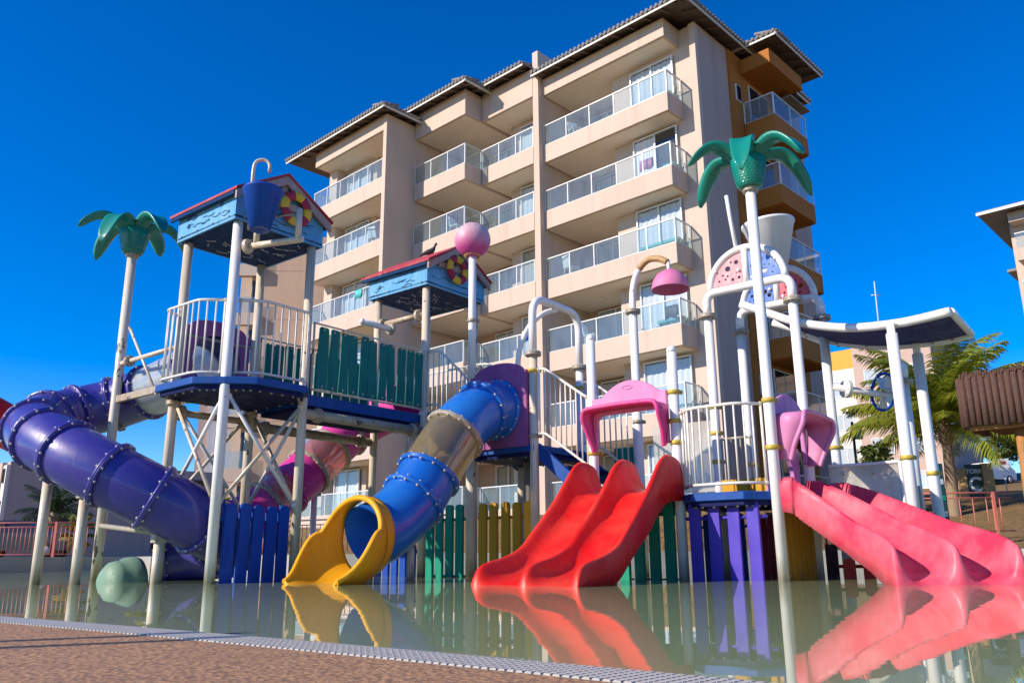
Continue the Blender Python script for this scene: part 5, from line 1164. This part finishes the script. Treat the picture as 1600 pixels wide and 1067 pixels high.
# ------------------------------------------------------------------ cars
def car(loc, rz, label, mat):
    g = frame_at(loc, rz); z = loc[2]; t = thing('parked_car', Vector(loc), label, 'car')
    prof = [(-2.15, .35), (-2.2, .75), (-2.1, 1.02), (-1.95, 1.12), (-1.55, 1.62), (-.2, 1.68), (.45, 1.60), (1.05, 1.12), (1.95, .98), (2.18, .72), (2.15, .35)]
    low = MB(); rings = []
    for y, k, dz in ((-.88, .98, 0), (-.84, 1, 0), (.84, 1, 0), (.88, .98, 0)): rings.append([g(x*k, y*(1 if zz < 1.15 else .82), z+zz) for x, zz in prof])
    low.ring_sweep(rings, True, True, False).build('body', mat, t)
    for s in (-1, 1):
        MB().prism([g(-1.75, s*.80, z+1.15), g(-1.45, s*.735, z+1.56), g(-.1, s*.735, z+1.60), g(.4, s*.735, z+1.53), g(.85, s*.80, z+1.15)], g(0, s*.03, 0)-g(0, 0, 0)+ZV*.0).build('side_glass', 'car_glass', t)
        MB().box(g(-.5, s*.80, z+1.36), (g(1, 0, 0)-g(0, 0, 0))*.03, (g(0, 1, 0)-g(0, 0, 0))*.05, ZV*.2).build('pillar', mat, t)
        for x in (-1.32, 1.35): w_ = MB().lathe([(.05, -.1), (.33, -.1), (.345, -.06), (.345, .06), (.33, .1), (.05, .1)], g(x, s*.80, z+.34), g(0, 1, 0)-g(0, 0, 0), 20).build('wheel', 'rubber', t); MB().lathe([(.01, -.11), (.2, -.115), (.2, .115), (.01, .11)], g(x, s*.80, z+.34), g(0, 1, 0)-g(0, 0, 0), 14).build('rim', 'antenna', w_)
        MB().box(g(-2.12, s*.70, z+.95), (g(1, 0, 0)-g(0, 0, 0))*.06, (g(0, 1, 0)-g(0, 0, 0))*.09, ZV*.13).build('tail_light', 'ring_red', t)
        MB().box(g(2.08, s*.66, z+.80), (g(1, 0, 0)-g(0, 0, 0))*.07, (g(0, 1, 0)-g(0, 0, 0))*.14, ZV*.08).build('headlight', 'antenna', t)
    MB().hexa([g(-2.07, -.72, z+1.15), g(-2.07, .72, z+1.15), g(-1.66, .62, z+1.56), g(-1.66, -.62, z+1.56), g(-1.9, -.72, z+1.15), g(-1.9, .72, z+1.15), g(-1.5, .62, z+1.56), g(-1.5, -.62, z+1.56)]).build('rear_glass', 'car_glass', t)
car((35.2, 62, gh(Vector((35.2, 62, 0)))), math.radians(205), 'white car parked up the slope beside the timber post', 'car_white')
car((-22.0, 38, .34), math.radians(8), 'dark car parked behind the far left red fence', 'car_dark')
# ------------------------------------------------------------------ vegetation
def frond(mb, o, az, ln, el, droop, leaf, n=26, wid=.05, rnd=random):
    d = Vector((math.cos(az), math.sin(az), 0)); sd = Vector((-d.y, d.x, 0)); pts = []
    q = o.copy(); pts.append(q.copy())
    for i in range(n):
        an_ = el-droop*((i+.5)/n)**1.2; q = q+(d*math.cos(an_)+ZV*math.sin(an_))*(ln/n); pts.append(q.copy())
    mb.tube(pts[::3]+[pts[-1]], [.028*(1-.8*k/max(1, len(pts[::3]))) for k in range(len(pts[::3])+1)], 5)
    for i in range(max(3, n//9), n+1):
        u = i/n; t = (pts[i]-pts[i-1]).normalized(); L_ = leaf*math.sin(PI*min(1, .15+u*.83))**.7*rnd.uniform(.8, 1.1)
        for s in (-1, 1):
            e = (t*.75+sd*s*.8-ZV*rnd.uniform(.15, .55)).normalized(); p0 = pts[i]; p1 = p0+e*L_*.55; p2 = p0+e*L_-ZV*L_*.28; w = t*wid*.5
            mb.add([p0-w*.6, p0+w*.6, p1+w, p1-w, p2], [(0, 1, 2, 3), (3, 2, 4)])
def palm_tree(loc, htrunk, r, nf, ln, leaf, label, mat, lean=(0, 0), seed=1, name='coconut_palm', nl=26):
    rnd = random.Random(seed); t = thing(name, Vector(loc), label, 'palm tree'); o = Vector(loc)
    n = 14; pts = [o+Vector((lean[0]*(k/n)**1.5, lean[1]*(k/n)**1.5, -.2+(htrunk+.2)*k/n)) for k in range(n+1)]
    MB().tube(pts, [r*(1.25-.35*k/n)*(1+.06*(k % 2)) for k in range(n+1)], 12).build('trunk', 'trunk', t)
    top = pts[-1]
    cr = MB(); cr.lathe([(r*.8, -.15), (r*1.5, .1), (r*1.25, .5), (r*.5, .9), (.01, 1.1)], top, None, 12); cr.build('crown_shaft', 'trunk', t)
    for k in range(nf):
        az = 2*PI*k*.382+rnd.uniform(-.2, .2); u = k/nf; el = math.radians(88-80*u+rnd.uniform(-8, 8)); mb = MB()
        frond(mb, top+ZV*(.7-.4*u), az, ln*rnd.uniform(.85, 1.1), el, rnd.uniform(.75, 1.35)+.35*(1-u), leaf, nl, .07, rnd); mb.build('frond', mat, t)
    return t
def crown_tree(loc, h, rx, rz, label, mat, seed, nleaf=2600, name='broadleaf_tree', cat='tree', leaf=.16):
    rnd = random.Random(seed); o = Vector(loc); t = thing(name, o, label, cat)
    tk = MB(); tk.tube([o-ZV*.2, o+ZV*h*.35, o+ZV*(h*.62)], [rx*.10+.03, rx*.07+.02, rx*.04+.01], 8)
    cl = [(o+ZV*h*.62+Vector((rnd.gauss(0, rx*.5), rnd.gauss(0, rx*.5), rnd.uniform(-rz*.6, rz*.75))), rnd.uniform(.22, .45)*rx) for _ in range(18)]
    for c, r_ in cl[:9]: tk.tube([o+ZV*h*.4, o.lerp(c, .6)+ZV*h*.15, c], [rx*.05, rx*.03, .01], 6)
    tk.build('trunk', 'trunk', t); lf = MB()
    for i in range(nleaf):
        c, r_ = rnd.choice(cl); d = Vector((rnd.gauss(0, 1), rnd.gauss(0, 1), rnd.gauss(0, 1))).normalized(); p = c+d*r_*rnd.uniform(.55, 1.05); a = Vector((rnd.gauss(0, 1), rnd.gauss(0, 1), rnd.gauss(0, .6))).normalized(); b = d.cross(a).normalized(); l = leaf*rnd.uniform(.6, 1.3)
        lf.add([p, p+a*l*.5+b*l*.25, p+a*l, p+a*l*.5-b*l*.25], [(0, 1, 2, 3)])
    lf.build('crown', mat, t); return t
palm_tree((14.15, 27, 1.45), 2.35, .16, 50, 3.75, .88, 'coconut palm with ragged yellow-green fronds left of the log kiosk', 'leaf_coco', (.05, 0), 11, nl=50)
palm_tree((-24.0, 44, .34), 1.6, .2, 22, 2.3, .6, 'dark bushy palm behind the far left fence', 'leaf_dark', (0, 0), 12, 'fan_palm')
palm_tree((-12.2, 30, .34), .7, .06, 16, 1.35, .42, 'small yellow areca palm under the purple tube', 'leaf_yellow', (0, 0), 13, 'areca_palm')
palm_tree((-11.2, 31, .34), .6, .06, 14, 1.25, .40, 'second small yellow areca palm, nearer the left tower', 'leaf_yellow', (0, 0), 14, 'areca_palm')
palm_tree((-19.6, 31, .34), .2, .05, 12, .85, .3, 'yellow areca palm at the far left edge behind the fence', 'leaf_yellow', (0, 0), 15, 'areca_palm')
palm_tree((-16.0, 31, .34), .25, .05, 12, .8, .3, 'low yellow areca palm behind the red fence', 'leaf_yellow', (0, 0), 16, 'areca_palm')
crown_tree((12.0, 27.3, 1.3), 2.7, .65, .8, 'leafy shrub tree just left of the coconut palm', 'leaf_tree', 21, 2600, 'shrub_tree')
crown_tree((12.1, 29, 1.6), 1.9, .45, .5, 'small bush peeking over the clear guard panel', 'leaf_tree', 22, 700, 'bush', 'bush', .12)
crown_tree((59.5, 102, gh(Vector((59.5, 102, 0)))), 6.5, 3.0, 2.4, 'green tree at the right edge beyond the timber post', 'leaf_tree', 23, 3500, leaf=.42)
crown_tree((64, 100, gh(Vector((64, 100, 0)))), 7.5, 3.4, 2.6, 'large green tree cut off at the right edge', 'leaf_tree', 24, 3500, leaf=.42)
# red tube glimpsed at the left edge
rt_ = thing('red_tube_slide', Vector((-11.5, 15.6, 0)), 'red tube slide tip showing at the left edge', 'tube slide')
rp = crom([(-14.5, 14.8, 4.6), (-12.4, 15.3, 4.0), (-10.9, 15.8, 3.35), (-9.9, 16.6, 2.75)], 6); tube_slide(rt_, rp, [(0, 18, 'red')], .42); post(rt_, -2.5, 8.5, -.3, 2.6)
MB().tube([(-12.4, 15.3, -.3), (-12.4, 15.3, 3.1)], .07, 10).build('post', 'post_old', rt_)
# two tall posts out of view at left; their shadows cross the deck
for k, (x, y) in enumerate(((-7.0, .80), (-7.1, 1.06))):
    q = thing('parasol_post', Vector((x, y, 0)), ['slim post left of view casting the nearer deck shadow', 'slim post left of view casting the farther deck shadow'][k], 'post'); MB().tube([(x, y, 0), (x, y, 3.6)], .035, 10).build('pole', 'post_white', q)

# ------------------------------------------------------------------ towels and chairs on the balconies
def towel(v, uf, k, w, label, mat, hgt=.55, dz=0):
    z = FZ[k]+.97+dz; t = thing('towel', Bq(uf, v, z-hgt/2), label, 'towel'); rings = []
    for i in range(9):
        vv = v-w/2+w*i/8; wob = .012*math.sin(i*1.7+v); rings.append([Bq(uf+.05+wob, vv, z-hgt*.8), Bq(uf+.045+wob, vv, z), Bq(uf, vv, z+.022), Bq(uf-.045-wob, vv, z), Bq(uf-.05-wob, vv, z-hgt-.03*math.sin(i))])
    rings = [r+[p+BU*.008 for p in reversed(r)] for r in rings]
    MB().ring_sweep(rings).build('cloth', mat, t)
towel(15.45, 23.52, 1, .55, 'pink towel hanging behind the glass, second balcony from the top at right', 'pink_light', .42, -.22)
towel(20.9, 23.01, 3, .4, 'dark blue towel on the fourth middle balcony from the top', 'bucket_blue', .35)
towel(14.75, 23.52, 3, .5, 'dark grey clothes hanging behind the glass above the dome shower', 'pole_dark', .45, -.15)
towel(28.6, 20.41, 2, .5, 'teal towel on a left balcony rail beside the left roof', 'teal_trim', .4)
def chair(u, v, k, rz, label):
    g = frame_at(tuple(Bq(u, v)), rz); z = FZ[k]+.065; t = thing('balcony_chair', Bq(u, v, z), label, 'chair')
    mb = MB(); mb.gbox(g, -.22, .22, -.22, .22, z+.40, z+.44); mb.build('seat', 'bucket_white', t)
    mb = MB(); mb.hexa([g(-.22, .19, z+.44), g(.22, .19, z+.44), g(.22, .23, z+.44), g(-.22, .23, z+.44), g(-.2, .27, z+.88), g(.2, .27, z+.88), g(.2, .31, z+.88), g(-.2, .31, z+.88)]); mb.build('backrest', 'bucket_white', t)
    for x in (-.19, .19):
        for y in (-.19, .19): MB().tube([g(x, y, z), g(x, y, z+.40)], .018, 6).build('leg', 'bucket_white', t)
for u, v, k, rz, nm in ((23.75, 18.9, 0, .4, 'white chair on the top right balcony'), (23.75, 19.3, 2, 2.2, 'white chair on the third right balcony from the top'), (23.7, 18.4, 3, 1.0, 'white chair on the right balcony left of the dome shower'), (22.5, 24.6, 1, .9, 'white chair on the middle balcony above the ball'), (20.9, 28.2, 1, 2.6, 'white chair on the left block balcony, second from top')):
    chair(u, v, k, rz, nm)
